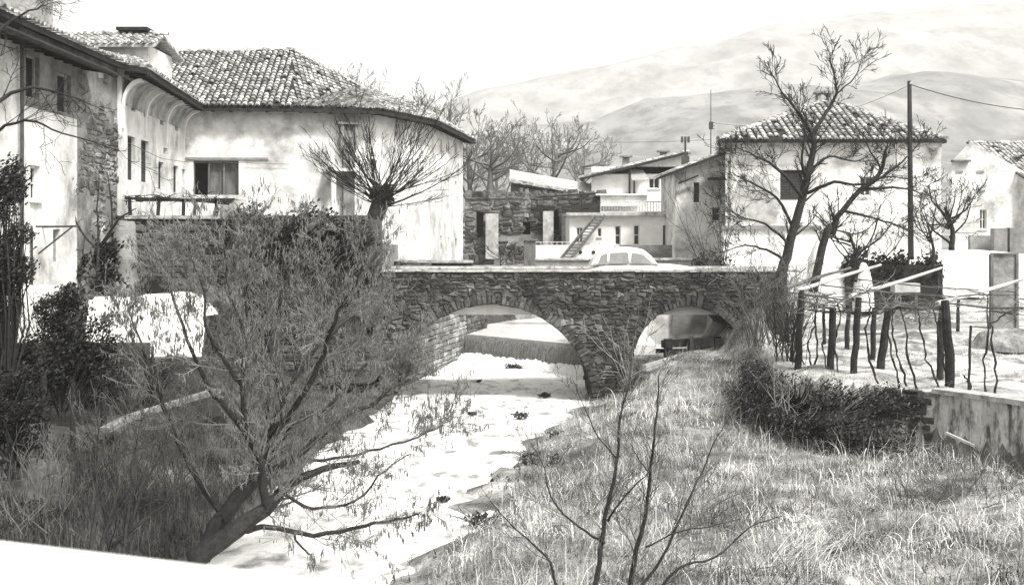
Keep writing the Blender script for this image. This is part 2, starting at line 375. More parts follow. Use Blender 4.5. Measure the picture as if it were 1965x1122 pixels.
class Wall:
    def __init__(s, A, B, z0, z1, z1b=None):
        s.A = V((A[0], A[1], 0)); s.B = V((B[0], B[1], 0)); s.U = (s.B - s.A).normalized(); s.L = (s.B - s.A).length
        s.N = V((s.U.y, -s.U.x, 0)); s.z0 = z0; s.z1 = z1; s.z1b = z1 if z1b is None else z1b; s.holes = []
    def pix(s, px, py):
        dx = (px - 982.5) / F; # ray (dx t, t)
        # solve A + U u = (dx t, t)
        det = s.U.x * (-1) - (-dx) * s.U.y
        # U.x u - dx t = -A.x ; U.y u - t = -A.y
        u = ((-s.A.x) * (-1) - (-dx) * (-s.A.y)) / det; t = s.A.y + s.U.y * u
        return u, E - (py - HOR) / F * t
    def hole_px(s, x0, y0, x1, y1, kind='pane', label=None):
        u0, za = s.pix(x0, (y0 + y1) / 2); u1, zb = s.pix(x1, (y0 + y1) / 2); _, zt = s.pix((x0 + x1) / 2, y0); _, zl_ = s.pix((x0 + x1) / 2, y1)
        s.holes.append([max(.05, u0), min(s.L - .05, u1), max(zl_, s.z0 + .02), min(zt, min(s.z1, s.z1b) - .02), kind, label])
    def q(s, u, z, n=0): p = s.A + s.U * u + s.N * n; return (p.x, p.y, z)
    def mesh(s, mb, rev=.18, thick=0):
        us = sorted({0, s.L} | {h[0] for h in s.holes} | {h[1] for h in s.holes}); zs = sorted({s.z0, min(s.z1, s.z1b)} | {h[2] for h in s.holes} | {h[3] for h in s.holes})
        for i in range(len(us) - 1):
            for j in range(len(zs) - 1):
                cu, cz = (us[i] + us[i + 1]) / 2, (zs[j] + zs[j + 1]) / 2
                if any(h[0] < cu < h[1] and h[2] < cz < h[3] for h in s.holes): continue
                mb.poly([s.q(us[i], zs[j]), s.q(us[i + 1], zs[j]), s.q(us[i + 1], zs[j + 1]), s.q(us[i], zs[j + 1])])
        m_ = min(s.z1, s.z1b)
        if s.z1 != s.z1b: mb.poly([s.q(0, m_), s.q(s.L, m_), s.q(s.L, s.z1b)] if s.z1b > s.z1 else [s.q(0, m_), s.q(s.L, m_), s.q(0, s.z1)])
        for h in s.holes:
            a, b_, c, d = h[:4]; r = -rev
            for (p, q) in (((a, c), (b_, c)), ((b_, c), (b_, d)), ((b_, d), (a, d)), ((a, d), (a, c))):
                mb.poly([s.q(*p), s.q(*q), s.q(q[0], q[1], r), s.q(p[0], p[1], r)])
    def fill(s, root, rev=.18):
        for h in s.holes:
            a, b_, c, d, kind, lab = h; O = s.A
            def bx(mb, u0, u1, z0, z1, n0, n1): mb.obox(O, s.U, s.N, u0, u1, n0, n1, z0, z1)
            if kind == 'hole':
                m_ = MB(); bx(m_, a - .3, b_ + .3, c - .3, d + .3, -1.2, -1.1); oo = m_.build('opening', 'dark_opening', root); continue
            fr = MB(); t = min(.06, (b_ - a) * .15)
            bx(fr, a, a + t, c, d, -rev, -rev + .06); bx(fr, b_ - t, b_, c, d, -rev, -rev + .06)
            bx(fr, a + t, b_ - t, c, c + t, -rev, -rev + .06); bx(fr, a + t, b_ - t, d - t, d, -rev, -rev + .06)
            pane = MB(); bx(pane, a + .01, b_ - .01, c + .01, d - .01, -rev - .05, -rev - .01)
            if kind == 'pane':
                if b_ - a > .35: mu = (a + b_) / 2; bx(fr, mu - .025, mu + .025, c + t, d - t, -rev + .002, -rev + .05)
                k_ = max(1, int((d - c) / .45))
                for i in range(1, k_): zz = c + (d - c) * i / k_; bx(fr, a + t, b_ - t, zz - .018, zz + .018, -rev + .004, -rev + .044)
                bx(fr, a - .06, b_ + .06, c - .07, c - .003, .003, .09)
                w_ = fr.build('window', 'frame', root); pane.build('pane', 'glass', w_)
            elif kind == 'slit':
                w_ = fr.build('window', 'grey_frame', root); pane.build('pane', 'dark_opening', w_)
            elif kind == 'grille':
                z_ = c + .1
                while z_ < d: bx(fr, a + t, b_ - t, z_, z_ + .035, -rev + .004, -rev + .05); z_ += .16
                u_ = a + t + .1
                while u_ < b_ - t: bx(fr, u_, u_ + .025, c + t, d - t, -rev + .012, -rev + .058); u_ += .13
                w_ = fr.build('window', 'shutter', root); pane.build('pane', 'dark_opening', w_)
            elif kind == 'shutter':
                z_ = c + t
                while z_ < d - t - .04: bx(fr, a + t, b_ - t, z_, z_ + .045, -rev - .0, -rev + .035); z_ += .075
                bx(fr, (a + b_) / 2 - .02, (a + b_) / 2 + .02, c + t, d - t, -rev + .002, -rev + .065)
                w_ = fr.build('window', 'shutter', root); pane.build('pane', 'dark_opening', w_)
            elif kind == 'door':
                bx(fr, (a + b_) / 2 - .03, (a + b_) / 2 + .03, c, d - t, -rev + .002, -rev + .05)
                w_ = fr.build('door', 'wood_grey', root); pane.build('door_leaf', 'wood_dark', w_)
def house(name, label, cat, loc, walls, m, group=None, rev=.18):
    root = thing(name, label, cat, loc, group); b = MB()
    for w_ in walls: w_.mesh(b, rev)
    b.build('wall', m, root)
    for w_ in walls: w_.fill(root, rev)
    return root
def roof(root, faces, ridges=(), sp=.25, course=.33, th=.14, tones=(.35, 1.5), m='tile'):
    b = MB()
    for f in faces: slab(b, f, th)
    r = b.build('roof', 'roof_bed', root); t = MB()
    for f in faces: tiles(t, f, sp, course, tones)
    for a, c in ridges: ridge_tiles(t, a, c)
    t.build('roof_tiles', m, r); return r

# ================================================================== LEFT: long white house with hipped roof
EZ = 10.76
W0, W1, W2, W3, W4 = (-13.2, 46), (-8.9, 46.4), (-5.7, 47.6), (-3.9, 52), (-2.6, 60.2)
wing = Wall((-12.5, 36.4), W0, 3.4, EZ - .1)
for r_ in ((252, 184, 260, 214), (276, 196, 284, 226), (307, 210, 314, 240), (336, 225, 342, 252)): wing.hole_px(*r_, 'slit')
for r_ in ((245, 262, 259, 346), (271, 270, 286, 350)): wing.hole_px(*r_, 'grille')
for r_ in ((304, 311, 314, 363), (333, 318, 343, 370), (350, 325, 357, 372)): wing.hole_px(*r_, 'shutter')
wing.hole_px(314, 284, 322, 296, 'slit')
fA = Wall(W0, W1, 3.4, EZ - .1); fA.hole_px(371, 308, 458, 374, 'hole')
fB = Wall(W1, W2, 3.4, EZ - .1); fC = Wall(W2, W3, 3.4, EZ - .1); side = Wall(W3, W4, 3.4, EZ - .1)
for c_, x in enumerate((845, 859, 873)):
    for (y0, y1) in ((268, 292), (342, 366), (452, 478)): side.hole_px(x, y0 + c_ * 3, x + 3.5, y1 + c_ * 3, 'slit')
endw = Wall((-19, 36.4), (-12.5, 36.4), 3.4, EZ - .1)
white = house('long_house', 'long white plastered house with a hipped roof of half round tiles left of the bridge', 'house', (-10, 46, 3.6),
              [wing, fA, fB, fC, side, endw, Wall(W4, (-12, 64), 3.4, EZ - .1)], 'plaster')
# roof
E0, E1, E2, E3, E4 = V((-12.35, 45.5, EZ)), V((-8.8, 45.8, EZ)), V((-5.35, 46.9, EZ)), V((-3.35, 51.7, EZ)), V((-2.0, 60.8, EZ - .1))
R0, R1, R2, R3 = V((-17.5, 52, 13.9)), V((-10.1, 52, 14.0)), V((-7.5, 56, 12.85)), V((-5.0, 59.0, 12.3))
Wn = V((-11.55, 36.1, EZ + .08)); WnR = V((-17.5, 36.1, 12.0))
def tri_faces():
    return [[E0, E1, R1, R0], [E1, E2, R2, R1], [E2, E3, R3, R2], [E3, E4, R3], [Wn, E0, R0, WnR], [E4, V((-12, 65, EZ)), R2, R3], [V((-12, 65, EZ)), V((-20, 60, EZ)), R0, R1]]
def planar(f):
    if len(f) == 3: return [f]
    return [[f[0], f[1], f[2]], [f[0], f[2], f[3]]]
b = MB(); t = MB()
for f in tri_faces():
    for g in planar(f):
        slab(b, g, .13)
rf = b.build('roof', 'roof_bed', white)
def tile_quad(mb, f, sp=.25, course=.34, tones=(.35, 1.5)):
    """tiles on a possibly warped quad a,b (eave) c,d (ridge), following it row by row; vertical columns"""
    a, b_, c, d = f; u = (b_ - a).normalized(); nrm = (b_ - a).cross(d - a).normalized()
    if nrm.z < 0: nrm = -nrm
    vdir = nrm.cross(u)
    if vdir.z < 0: vdir = -vdir
    for g in planar(f):
        n = (g[1] - g[0]).cross(g[2] - g[0]).normalized()
        if n.z < 0: n = -n
        k_ = math.hypot(u.x, u.y); vh = V((vdir.x, vdir.y, 0))
        pd = a.dot(V((0, 0, 0))) if False else None
        L2 = [((q - a).dot(u), (V((q.x, q.y, 0)) - V((a.x, a.y, 0))).dot(vh.normalized())) for q in g]
        cu = min(l[0] for l in L2); cu = math.floor(cu / sp) * sp + sp / 2; mx = max(l[0] for l in L2); mv = max(l[1] for l in L2)
        vh_ = vh.normalized()
        def on(uu, vv_):
            p = V((a.x, a.y, 0)) + V((u.x, u.y, 0)).normalized() * uu + vh_ * vv_
            z = g[0].z - (n.x * (p.x - g[0].x) + n.y * (p.y - g[0].y)) / n.z
            return V((p.x, p.y, z))
        step = course * vdir.to_2d().length
        while cu < mx:
            rr_ = R.random; cv = -.07 + R.uniform(-.02, .02)
            while cv < mv:
                if inpoly((cu, cv + step * .5), L2) and R.random() > .03:
                    r = sp * R.uniform(.36, .45); dr = R.uniform(-.015, .015); tn = R.uniform(*tones); vs = []
                    if R.random() < .06: tn *= .45
                    for (q, rr, lf) in ((0, r, .055 + R.uniform(0, .02)), (step * 1.12, r * .8, .01)):
                        for aa in range(5):
                            th = math.pi * aa / 4; vs.append(on(cu + dr + math.cos(th) * rr, cv + q) + n * (math.sin(th) * rr * .85 + lf))
                    q0 = [on(cu + dr + math.cos(math.pi * aa / 4) * r * .7, cv + .01) + n * (math.sin(math.pi * aa / 4) * r * .5 + .02) for aa in range(5)]
                    mb.add(vs, [(aa, aa + 1, aa + 6, aa + 5) for aa in range(4)], tn); mb.add(vs[:5] + q0, [(aa, aa + 5, aa + 6, aa + 1) for aa in range(4)], tn * .75)
                cv += step
            cu += sp
F4 = tri_faces()
for f in F4[:3] + F4[4:5]: tile_quad(t, f)
tiles(t, F4[3])
for a, c in ((R0, R1), (R1, R2), (R2, R3), (R3, E4)): ridge_tiles(t, a, c)
t.build('roof_tiles', 'tile', rf)
# eave board and soffit shadow band as real overhang boards
b = MB()
for a, c in ((E0, E1), (E1, E2), (E2, E3), (E3, E4), (Wn, E0)):
    b.beam(a + V((0, 0, -.17)), c + V((0, 0, -.17)), .10, .10)
    L = (c - a).length; d = (c - a).normalized(); nn_ = V((-d.y, d.x, 0)); k_ = int(L / .6)
    for i in range(k_):
        p = a + d * (i + .5) * L / k_ + V((0, 0, -.2)); b.beam(p, p + nn_ * .8 + V((0, 0, .12)), .09, .12)
b.build('rafter', 'wood_dark', white)
# coved eaves with ribs on the wing
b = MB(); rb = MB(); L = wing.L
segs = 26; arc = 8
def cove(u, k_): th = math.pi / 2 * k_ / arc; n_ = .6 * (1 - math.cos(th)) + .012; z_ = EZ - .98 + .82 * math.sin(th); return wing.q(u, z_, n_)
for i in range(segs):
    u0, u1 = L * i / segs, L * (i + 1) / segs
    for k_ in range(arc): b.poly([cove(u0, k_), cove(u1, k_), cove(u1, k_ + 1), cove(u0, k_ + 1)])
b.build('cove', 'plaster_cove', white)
for u0 in (.03, 3.0, 6.1, 9.1):
    rb = MB()
    for k_ in range(arc):
        a0, a1 = cove(u0, k_), cove(u0, k_ + 1); b0, b1 = cove(u0 + .16, k_), cove(u0 + .16, k_ + 1)
        o_ = wing.N * .09; p = [V(q_) for q_ in (a0, b0, b1, a1)]
        dz = V((0, 0, -.10))
        q2 = [x_ + o_ * .7 + dz for x_ in p]
        rb.hexa([p[0], p[1], p[2], p[3], q2[0], q2[1], q2[2], q2[3]])
    rb.obox(wing.A, wing.U, wing.N, u0, u0 + .16, 0.004, .06, 9.0, EZ - 1.0)
    rb.build('eave_rib', 'plaster_clean', white)
# roof turret and its chimney
tb = MB(); tb.box(-16.6, 43, 11.2, -13.75, 46.0, 12.75); dm = tb.build('roof_turret', 'plaster', white)
tb = MB(); tt = MB(); a = [V((-17.4, 42.6, 12.72)), V((-13.35, 42.6, 12.72)), V((-13.6, 44.4, 13.4)), V((-17.4, 44.4, 13.4))]
c_ = [V((-13.35, 46.4, 12.72)), V((-17.4, 46.4, 12.72)), V((-17.4, 44.45, 13.38)), V((-13.6, 44.45, 13.38))]
slab(tb, a, .1); slab(tb, c_, .1); tiles(tb, a, .25, .34); ridge_tiles(tb, a[3], a[2]); tb.build('turret_roof', 'tile', dm)
tb = MB(); tb.box(-15.1, 44.1, 13.3, -14.25, 44.8, 13.5); tb.box(-15.3, 43.95, 13.5, -14.1, 44.95, 13.62); tb.build('chimney', 'wood_dark', white)
# workshop window: three dark leaves of the opening
b = MB(); h = fA.holes[0]
for i in range(3):
    a_, c_ = h[0] + (h[1] - h[0]) * i / 3, h[0] + (h[1] - h[0]) * (i + 1) / 3
    if i: b.obox(fA.A, fA.U, fA.N, a_, c_ - .06, -.3, -.24, h[2], h[3])
    b.obox(fA.A, fA.U, fA.N, a_ - .04, a_ + .04, -.22, -.12, h[2], h[3])
b.obox(fA.A, fA.U, fA.N, h[0], h[1], -.22, -.12, h[3] - .1, h[3]); b.build('shutter_leaf', 'wood_grey', white)
b = MB(); b.obox(fA.A, fA.U, fA.N, .0, 3.3, .003, .07, h[3] + .03, h[3] + .12); b.build('ledge', 'concrete', white)
# flue on the facade
fw = fB; u0, zt = fw.pix(650, 240); u1, _ = fw.pix(684, 240)
b = MB(); b.obox(fw.A, fw.U, fw.N, u0, u0 + .14, .003, .42, zt - 1.0, zt); b.obox(fw.A, fw.U, fw.N, u1 - .14, u1, .003, .42, zt - 1.0, zt)
b.obox(fw.A, fw.U, fw.N, u0 - .12, u1 + .12, .003, .5, zt + .003, zt + .1); b.obox(fw.A, fw.U, fw.N, u0 + .0, u1, .003, .42, zt + .1, zt + .2)
b.build('flue_cap', 'concrete', white)
b = MB(); b.obox(fw.A, fw.U, fw.N, u0 + .14, u1 - .14, .003, .3, 6.0, zt - .02); b.build('flue', 'plaster_old', white)
b = MB(); a_, z_ = fw.pix(630, 330); b.obox(fw.A, fw.U, fw.N, a_, a_ + .18, .5, .7, 5, z_); b.obox(fw.A, fw.U, fw.N, a_ - .2, a_ + 1.2, .003, .9, z_ + .003, z_ + .12); b.build('porch', 'plaster_clean', white)
# cable along the wall
b = MB(); b.tube([V(wing.q(.2, 8.55, .15)), V(wing.q(L * .5, 8.35, .15)), V(wing.q(L - .1, 8.5, .15))], [.012] * 3, 4); b.tube([V(fA.q(.1, 8.6, .12)), V(fA.q(2, 8.5, .12)), V(fA.q(4.2, 8.45, .12))], [.012] * 3, 4); b.build('cable', 'metal_dark', white)

# ================================================================== LEFT: near house
NA, NB, NC, ND = (-12.5, 22), (-12.5, 28.9), (-12.5, 32.7), (-12.62, 36.38)
n1 = Wall(NA, NB, 2.5, 10.6); n2 = Wall(NB, NC, 2.5, 8.9)
n2u = Wall(NB, NC, 8.903, 10.98); n3 = Wall(NC, ND, 2.5, 10.98)
n2.hole_px(58, 318, 77, 384, 'pane'); n2.hole_px(102, 440, 116, 503, 'slit'); n2.hole_px(41, 528, 52, 576, 'door')
n2u.hole_px(50, 106, 76, 190, 'slit'); n2u.hole_px(110, 141, 136, 218, 'slit')
near = house('old_house', 'tall old house at the left edge, white below and bare grey render above', 'house', (-12.5, 29, 2.6), [n1, n2, Wall((-19, 22), (-12.5, 22), 2.5, 10.6)], 'plaster')
b = MB(); n2u.mesh(b); n3.mesh(b); rw = b.build('upper_wall', 'plaster_old', near); n2u.fill(near); 
b = MB(); O = V((-12.52, 32.8, 3.0)); rubble(b, O, V((-.02, 1, 0)), V((1, 0, 0)), 3.5, 7.6, .26, lambda u, z: noise.noise(V((u * .8, z * .5, 7))) > -.15, jit=.8, tones=(.35, .9), proud=.03); b.build('bare_stonework', 'stone_pale', near)
b = MB(); b.hexa([(-12.49, 32.6, 2.5), (-11.7, 32.6, 2.5), (-11.7, 35.6, 2.5), (-12.49, 35.6, 2.5), (-12.49, 33.3, 5.6), (-12.42, 33.3, 5.6), (-12.42, 35.0, 5.6), (-12.49, 35.0, 5.6)]); b.build('buttress', 'plaster_old', near)
roof(near, [[V((-12.2, 21.5, 11.0)), V((-12.2, 36.1, 10.95)), V((-17, 36.1, 12.2)), V((-17, 21.5, 12.2))]], th=.16)
b = MB(); slab(b, [V((-11.75, 21.5, 10.45)), V((-11.75, 33.4, 10.4)), V((-12.497, 33.4, 10.72)), V((-12.497, 21.5, 10.72))], .08); b.build('canopy', 'wood_dark', near)
b = MB(); b.tube([V((-11.7, 21.5, 10.38)), V((-11.7, 33.6, 10.3))], [.09, .09], 8)
for i in range(18): yy = 22 + i * .65; b.beam((-12.5, yy, 10.45), (-11.7, yy, 10.33), .1, .13)
b.build('gutter', 'wood_dark', near)
b = MB(); b.box(-13.9, 30.6, 10.9, -12.75, 31.6, 13.4); b.box(-14.0, 30.5, 13.4, -12.65, 31.7, 13.5); b.build('chimney', 'stone_pale', near)
b = MB(); b.tube([V((-12.38, 28.75, 10.4)), V((-12.38, 28.75, 3)), ], [.05, .05], 8); b.build('drainpipe', 'metal_dark', near)
b = MB(); u_ = 2.4
b.beam((-12.5, 30.3, 6.0 - .2), (-11.5, 30.0, 5.82), .05); b.beam((-11.6, 30.0, 5.8), (-12.48, 30.0, 5.1), .04); b.beam((-12.45, 29.5, 5.8), (-12.45, 29.5, 3.9), .05); b.beam((-11.95, 28.6, 5.8), (-12.0, 31.0, 5.82), .05); b.build('bracket', 'metal_dark', near)
b = MB(); b.box(-12.5, 28.2, 2.6, -11.6, 29.3, 4.3); b.build('porch', 'plaster_clean', near)

# ================================================================== terrace wall, ivy
tw = thing('terrace_wall', 'dark rubble wall holding the terrace below the white house, half under ivy', 'wall', (-8, 35.5, 2))
b = MB(); b.box(-11.9, 35.2, 1, -4.35, 38.1, 6.08); b.build('core', 'mortar', tw)
b = MB(); rubble(b, V((-11.9, 35.19, 1.4)), V((1, 0, 0)), V((0, -1, 0)), 7.5, 4.65, .32, tones=(.3, .95)); b.build('masonry', 'stone', tw)
b = MB(); x = -11.95
while x < -7.8: w_ = R.uniform(.5, .9); b.box(x, 35.08, 6.085, x + w_ - .01, 35.7, 6.17 + R.uniform(0, .03)); x += w_
b.build('coping', 'coping', tw)
b = MB(); b.tube([V((-11.85, 35.2, 1.4)), V((-11.9, 35.3, 4)), V((-11.95, 35.35, 6.0))], [.5, .42, .36], 14); b.build('round_corner', 'plaster_old', tw, True)
b = MB()
for k_ in range(12):
    a0, a1 = math.pi * k_ / 12, math.pi * (k_ + 1) / 12
    b.poly([(-11.2 + .45 * math.cos(a0), 35.06, 3.7 + .5 * math.sin(a0)), (-11.2 + .45 * math.cos(a1), 35.06, 3.7 + .5 * math.sin(a1)), (-11.2, 35.06, 3.0)])
b.build('culvert', 'dark_opening', tw)
# terrace floor behind
b = MB(); b.box(-12.4, 38.1, 3, -4.6, 46, 5.2); struct(b.build('terrace', 'ground'))

def leaves(mb, c, r, n, size, tones=(.5, 1.6), shell=.2, flat=None, seed=None):
    """leaf-sized quads through a lumpy ellipsoid"""
    c = V(c)
    for _ in range(n):
        th = R.uniform(0, 6.283); ph = math.acos(R.uniform(-1, 1)); rr = R.uniform(shell, 1) ** .6
        d = V((math.sin(ph) * math.cos(th), math.sin(ph) * math.sin(th), math.cos(ph)))
        k_ = 1 + .55 * noise.noise(d * 2.3 + c); p = c + V((d.x * r[0], d.y * r[1], d.z * r[2])) * rr * k_
        if noise.noise(p * 1.9) < -.12: continue
        s = size * R.uniform(.5, 1.3); a = V((R.gauss(0, 1), R.gauss(0, 1), R.gauss(0, 1))).normalized(); b_ = a.orthogonal().normalized(); cc = a.cross(b_)
        q = b_ * s; w_ = cc * s * .55; tn = R.uniform(*tones)
        mb.add([p - q, p - w_ * .9, p + q, p + w_], [(0, 1, 2, 3)], tn)
def plant(name, label, cat, base, blobs, size=.07, dens=260, mat_='leaf_dark', stems=True, group=None, tones=(.5, 1.6)):
    root = thing(name, label, cat, base, group); b = MB()
    for (c, r) in blobs: leaves(b, c, r, int(7 * dens * (r[0] * r[1] + r[1] * r[2] + r[0] * r[2]) / (size * 14)), size, tones)
    b.build('foliage', mat_, root)
    if stems:
        b = MB()
        for (c, r) in blobs:
            for _ in range(6):
                p = V(base) + V((R.uniform(-.15, .15), R.uniform(-.15, .15), 0)); q = V(c) + V((R.uniform(-.7, .7) * r[0], R.uniform(-.7, .7) * r[1], R.uniform(-.5, .9) * r[2]))
                m_ = (p + q) / 2 + V((R.uniform(-.2, .2), R.uniform(-.2, .2), 0)); b.tube([p, m_, q], [.03, .02, .006], 4)
        b.build('stem', 'bark', root)
    return root

ivb = []
for i in range(17):
    x_ = -8.6 + 4.3 * i / 16 + R.uniform(-.1, .1); top = 6.25 + .25 * math.sin(i * .9) - (max(0, x_ + 5.4) * .9)
    ivb.append(((x_, 35.0, top - .5), (.55, .45, .6))); ivb.append(((x_ + .1, 35.0, top - 1.5), (.5, .35, .8))); ivb.append(((x_, 35.05, top - 2.6), (.45, .3, .8)))
plant('ivy', 'thick dark ivy spilling over the terrace wall beside the bridge', 'ivy', (-6.2, 35, 2.6), ivb, .075, 70, 'leaf_dark', group=None, tones=(.5, 3.2))
# terrace pergola
pg = thing('small_pergola', 'low dark pergola with rough beams standing on the terrace wall', 'pergola', (-10.3, 36, 6.15))
b = MB()
b.beam(P(240, 380, 35.6), P(445, 388, 35.6), .09); b.beam(P(262, 384, 36.8), P(450, 383, 36.8), .09); b.beam(P(300, 378, 36.2), P(440, 392, 36.2), .06); b.build('beam', 'wood_dark', pg)
for x_ in (250, 303, 352, 372, 415): m_ = MB(); d_ = 35.6; m_.beam(P(x_, 416, d_), P(x_ + R.uniform(-3, 8), 382, d_), .09); m_.build('post', 'wood_dark', pg)
b = MB()
for _ in range(60):
    p = P(R.uniform(240, 440), R.uniform(376, 388), R.uniform(35.4, 36.9)); q = p + V((R.uniform(-.7, .7), R.uniform(-.4, .4), R.uniform(-.1, .18))); b.tube([p, (p + q) / 2 + V((0, 0, .06)), q], [.016, .012, .006], 4)
b.build('vine_cane', 'twig', pg)

# white sheeted wall below
b = MB(); vs = []; n_ = 40
for i in range(n_ + 1):
    t_ = i / n_; x_ = -11.6 + 3.2 * t_; top = 3.95 - .08 * math.sin(t_ * 7) - .05 * abs(math.sin(t_ * 13)) - (.5 * max(0, t_ - .85) / .15) - (.15 if t_ < .05 else 0)
    for j in range(9):
        s_ = j / 8; vs.append((x_, 31.2 - .35 * math.sin(s_ * 1.5) * s_ - .08 * math.sin(t_ * 19 + s_ * 3) * s_ - .25 * s_, top - (1.75 + .12 * math.sin(t_ * 23)) * s_))
    vs.append((x_, 32.6, top - .05))
k_ = 10
b.add(vs, [(i * k_ + j, (i + 1) * k_ + j, (i + 1) * k_ + j + 1, i * k_ + j + 1) for i in range(n_) for j in range(8)] + [(i * k_ + 9, (i + 1) * k_ + 9, (i + 1) * k_, i * k_) for i in range(n_)])
tag(b.build('white_mound', 'snow_sheet', smooth=True), 'bright white mound with a wavy top in the garden below the terrace wall', 'mound')

# ================================================================== BRIDGE
BY, BD = 38.0, 3.6; TOPZ = 4.40; BX0, BX1 = -4.45, 9.2
A1 = (-.7, -.12, 3.40); A2 = (5.9, 1.35, 1.86)
def zopen(x):
    z = -1.0
    for cx, cz, r in (A1, A2):
        if abs(x - cx) < r: z = max(z, cz + math.sqrt(r * r - (x - cx) ** 2))
    return z
br = thing('stone_bridge', 'old rubble stone bridge with one large and one small round arch over the river', 'bridge', (2, 40, 0))
xsb = sorted(set(list(np.arange(BX0, BX1, .15)) + [BX1] + [a[0] - a[2] * math.cos(t_) for a in (A1, A2) for t_ in np.linspace(0, math.pi, 40)]))
b = MB()
for i in range(len(xsb) - 1):
    x0, x1 = xsb[i], xsb[i + 1]; xm = (x0 + x1) / 2; z0, z1 = zopen(x0), zopen(x1)
    if zopen(xm) < -.9: z0 = z1 = -1
    for yy in (BY, BY + BD): b.poly([(x0, yy, z0), (x1, yy, z1), (x1, yy, TOPZ - .05), (x0, yy, TOPZ - .05)])
b.poly([(BX0, BY, -1), (BX0, BY + BD, -1), (BX0, BY + BD, 3.6), (BX0, BY, 3.6)]); b.poly([(BX1, BY, -1), (BX1, BY + BD, -1), (BX1, BY + BD, 3.6), (BX1, BY, 3.6)])
b.build('core', 'mortar', br)
b = MB()
for (cx, cz, r) in (A1, A2):
    n_ = 40
    for i in range(n_):
        a0, a1 = math.pi * i / n_, math.pi * (i + 1) / n_
        for q in range(9):
            y0, y1 = BY + BD * q / 9, BY + BD * (q + 1) / 9; g = .01
            rr = r - R.uniform(0, .035)
            p = lambda a, y, rr=rr: (cx + rr * math.cos(a), y, cz + rr * math.sin(a))
            b.poly([p(a0, y0), p(a1, y0), p(a1, y1), p(a0, y1)], R.uniform(.2, .6))  # vault stones toned darker, deepening the shade under the arch
    for sgn in (-1, 1):
        for q in range(9):
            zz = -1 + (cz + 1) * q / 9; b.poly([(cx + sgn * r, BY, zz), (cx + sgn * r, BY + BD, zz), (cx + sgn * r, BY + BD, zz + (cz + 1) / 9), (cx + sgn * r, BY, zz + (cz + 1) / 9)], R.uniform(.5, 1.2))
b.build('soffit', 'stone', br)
def bmask(u, z):
    x = u + BX0; zz = z - .9
    for cx, cz, r in (A1, A2):
        if zz > cz and math.hypot(x - cx, zz - cz) < r + .27: return False
        if zz <= cz and abs(x - cx) < r + .02: return False
    return True
b = MB(); rubble(b, V((BX0, BY - .005, -.9)), V((1, 0, 0)), V((0, -1, 0)), BX1 - BX0, TOPZ + .8, .19, bmask, jit=1.1, tones=(.3, 1.05), proud=.045)
rubble(b, V((BX1, BY + BD + .005, -.9)), V((-1, 0, 0)), V((0, 1, 0)), BX1 - BX0, TOPZ + .8, .34, lambda u, z: bmask(BX1 - BX0 - u, z), tones=(.4, 1.2))
b.build('masonry', 'stone', br)
for (cx, cz, r) in (A1, A2):
    b = MB(); a = .02
    while a < math.pi - .02:
        da = R.uniform(.10, .22) / r; l_ = R.uniform(.12, .46); g = .012 / r; pr = R.uniform(.02, .07)
        c4 = [(r - .01, a + g), (r + l_, a + g * .8), (r + l_ * R.uniform(.9, 1.05), a + da - g * .8), (r - .01, a + da - g)]
        fr = [(cx + q * math.cos(t_), BY - .005, cz + q * math.sin(t_)) for q, t_ in c4]
        m0 = (sum(q for q, _ in c4) / 4, a + da / 2); f2 = [(cx + (m0[0] + (q - m0[0]) * .85) * math.cos(m0[1] + (t_ - m0[1]) * .8), BY - .005 - pr, cz + (m0[0] + (q - m0[0]) * .85) * math.sin(m0[1] + (t_ - m0[1]) * .8)) for q, t_ in c4]
        b.add(fr + f2, [(4, 5, 6, 7), (0, 1, 5, 4), (1, 2, 6, 5), (2, 3, 7, 6), (3, 0, 4, 7)], R.uniform(.3, 1.1)); a += da
    b.build('arch_ring', 'stone', br)
b = MB(); x = BX0 - .05
while x < BX1:
    w_ = R.uniform(.45, 1.1); z_ = TOPZ + R.uniform(-.022, .014); b.box(x, BY - .08 - R.uniform(0, .05), z_ - .03, x + w_ - .015, BY + .42, z_ + .03); x += w_
x = BX0
while x < BX1: w_ = R.uniform(.6, 1.1); b.box(x, BY + BD - .4, TOPZ - .045, x + w_ - .015, BY + BD + .06, TOPZ + .045); x += w_
b.build('coping', 'coping', br)
b = MB(); b.box(BX0, BY + .38, 2.9, BX1, BY + BD - .36, 3.64); b.build('deck', 'road', br)
b = MB(); b.box(BX0, BY + .012, 3.5, BX1, BY + .36, TOPZ - .055); b.box(BX0, BY + BD - .36, 3.5, BX1, BY + BD - .012, TOPZ - .055); b.build('parapet', 'stone_pale', br)

# road joining the bridge to either side
b = MB(); b.box(-4.6, 38.4, 3.4, BX0 - .003, 41.6, 3.6); b.box(-12, 41.7, 3.4, BX0 + .6, 45.9, 3.66); b.box(BX1 + .003, 38.2, 3.2, 10.2, 41.6, 3.58)
struct(b.build('road', 'road'))

# retaining walls of the river beyond the bridge
def rub_wall(name, label, A, B, z0, z1, size=.3, m='stone', th=.5, tones=(.4, 1.3), cop=True, group=None):
    A = V((A[0], A[1], 0)); B = V((B[0], B[1], 0)); U = (B - A).normalized(); N = V((U.y, -U.x, 0)); L = (B - A).length
    root = thing(name, label, 'wall', ((A.x + B.x) / 2, (A.y + B.y) / 2, z0), group)
    b = MB(); b.obox(A, U, N, 0, L, -th, 0, z0, z1); b.build('core', 'mortar', root)
    b = MB(); rubble(b, V((A.x, A.y, z0)), U, N, L, z1 - z0, size, tones=tones); b.build('masonry', m, root)
    if cop:
        b = MB(); x = 0
        while x < L: w_ = R.uniform(.5, 1.0); b.obox(A, U, N, x, min(L, x + w_ - .01), -th - .04, .06, z1 + .003, z1 + .09 + R.uniform(0, .02)); x += w_
        b.build('coping', 'coping', root)
    return root
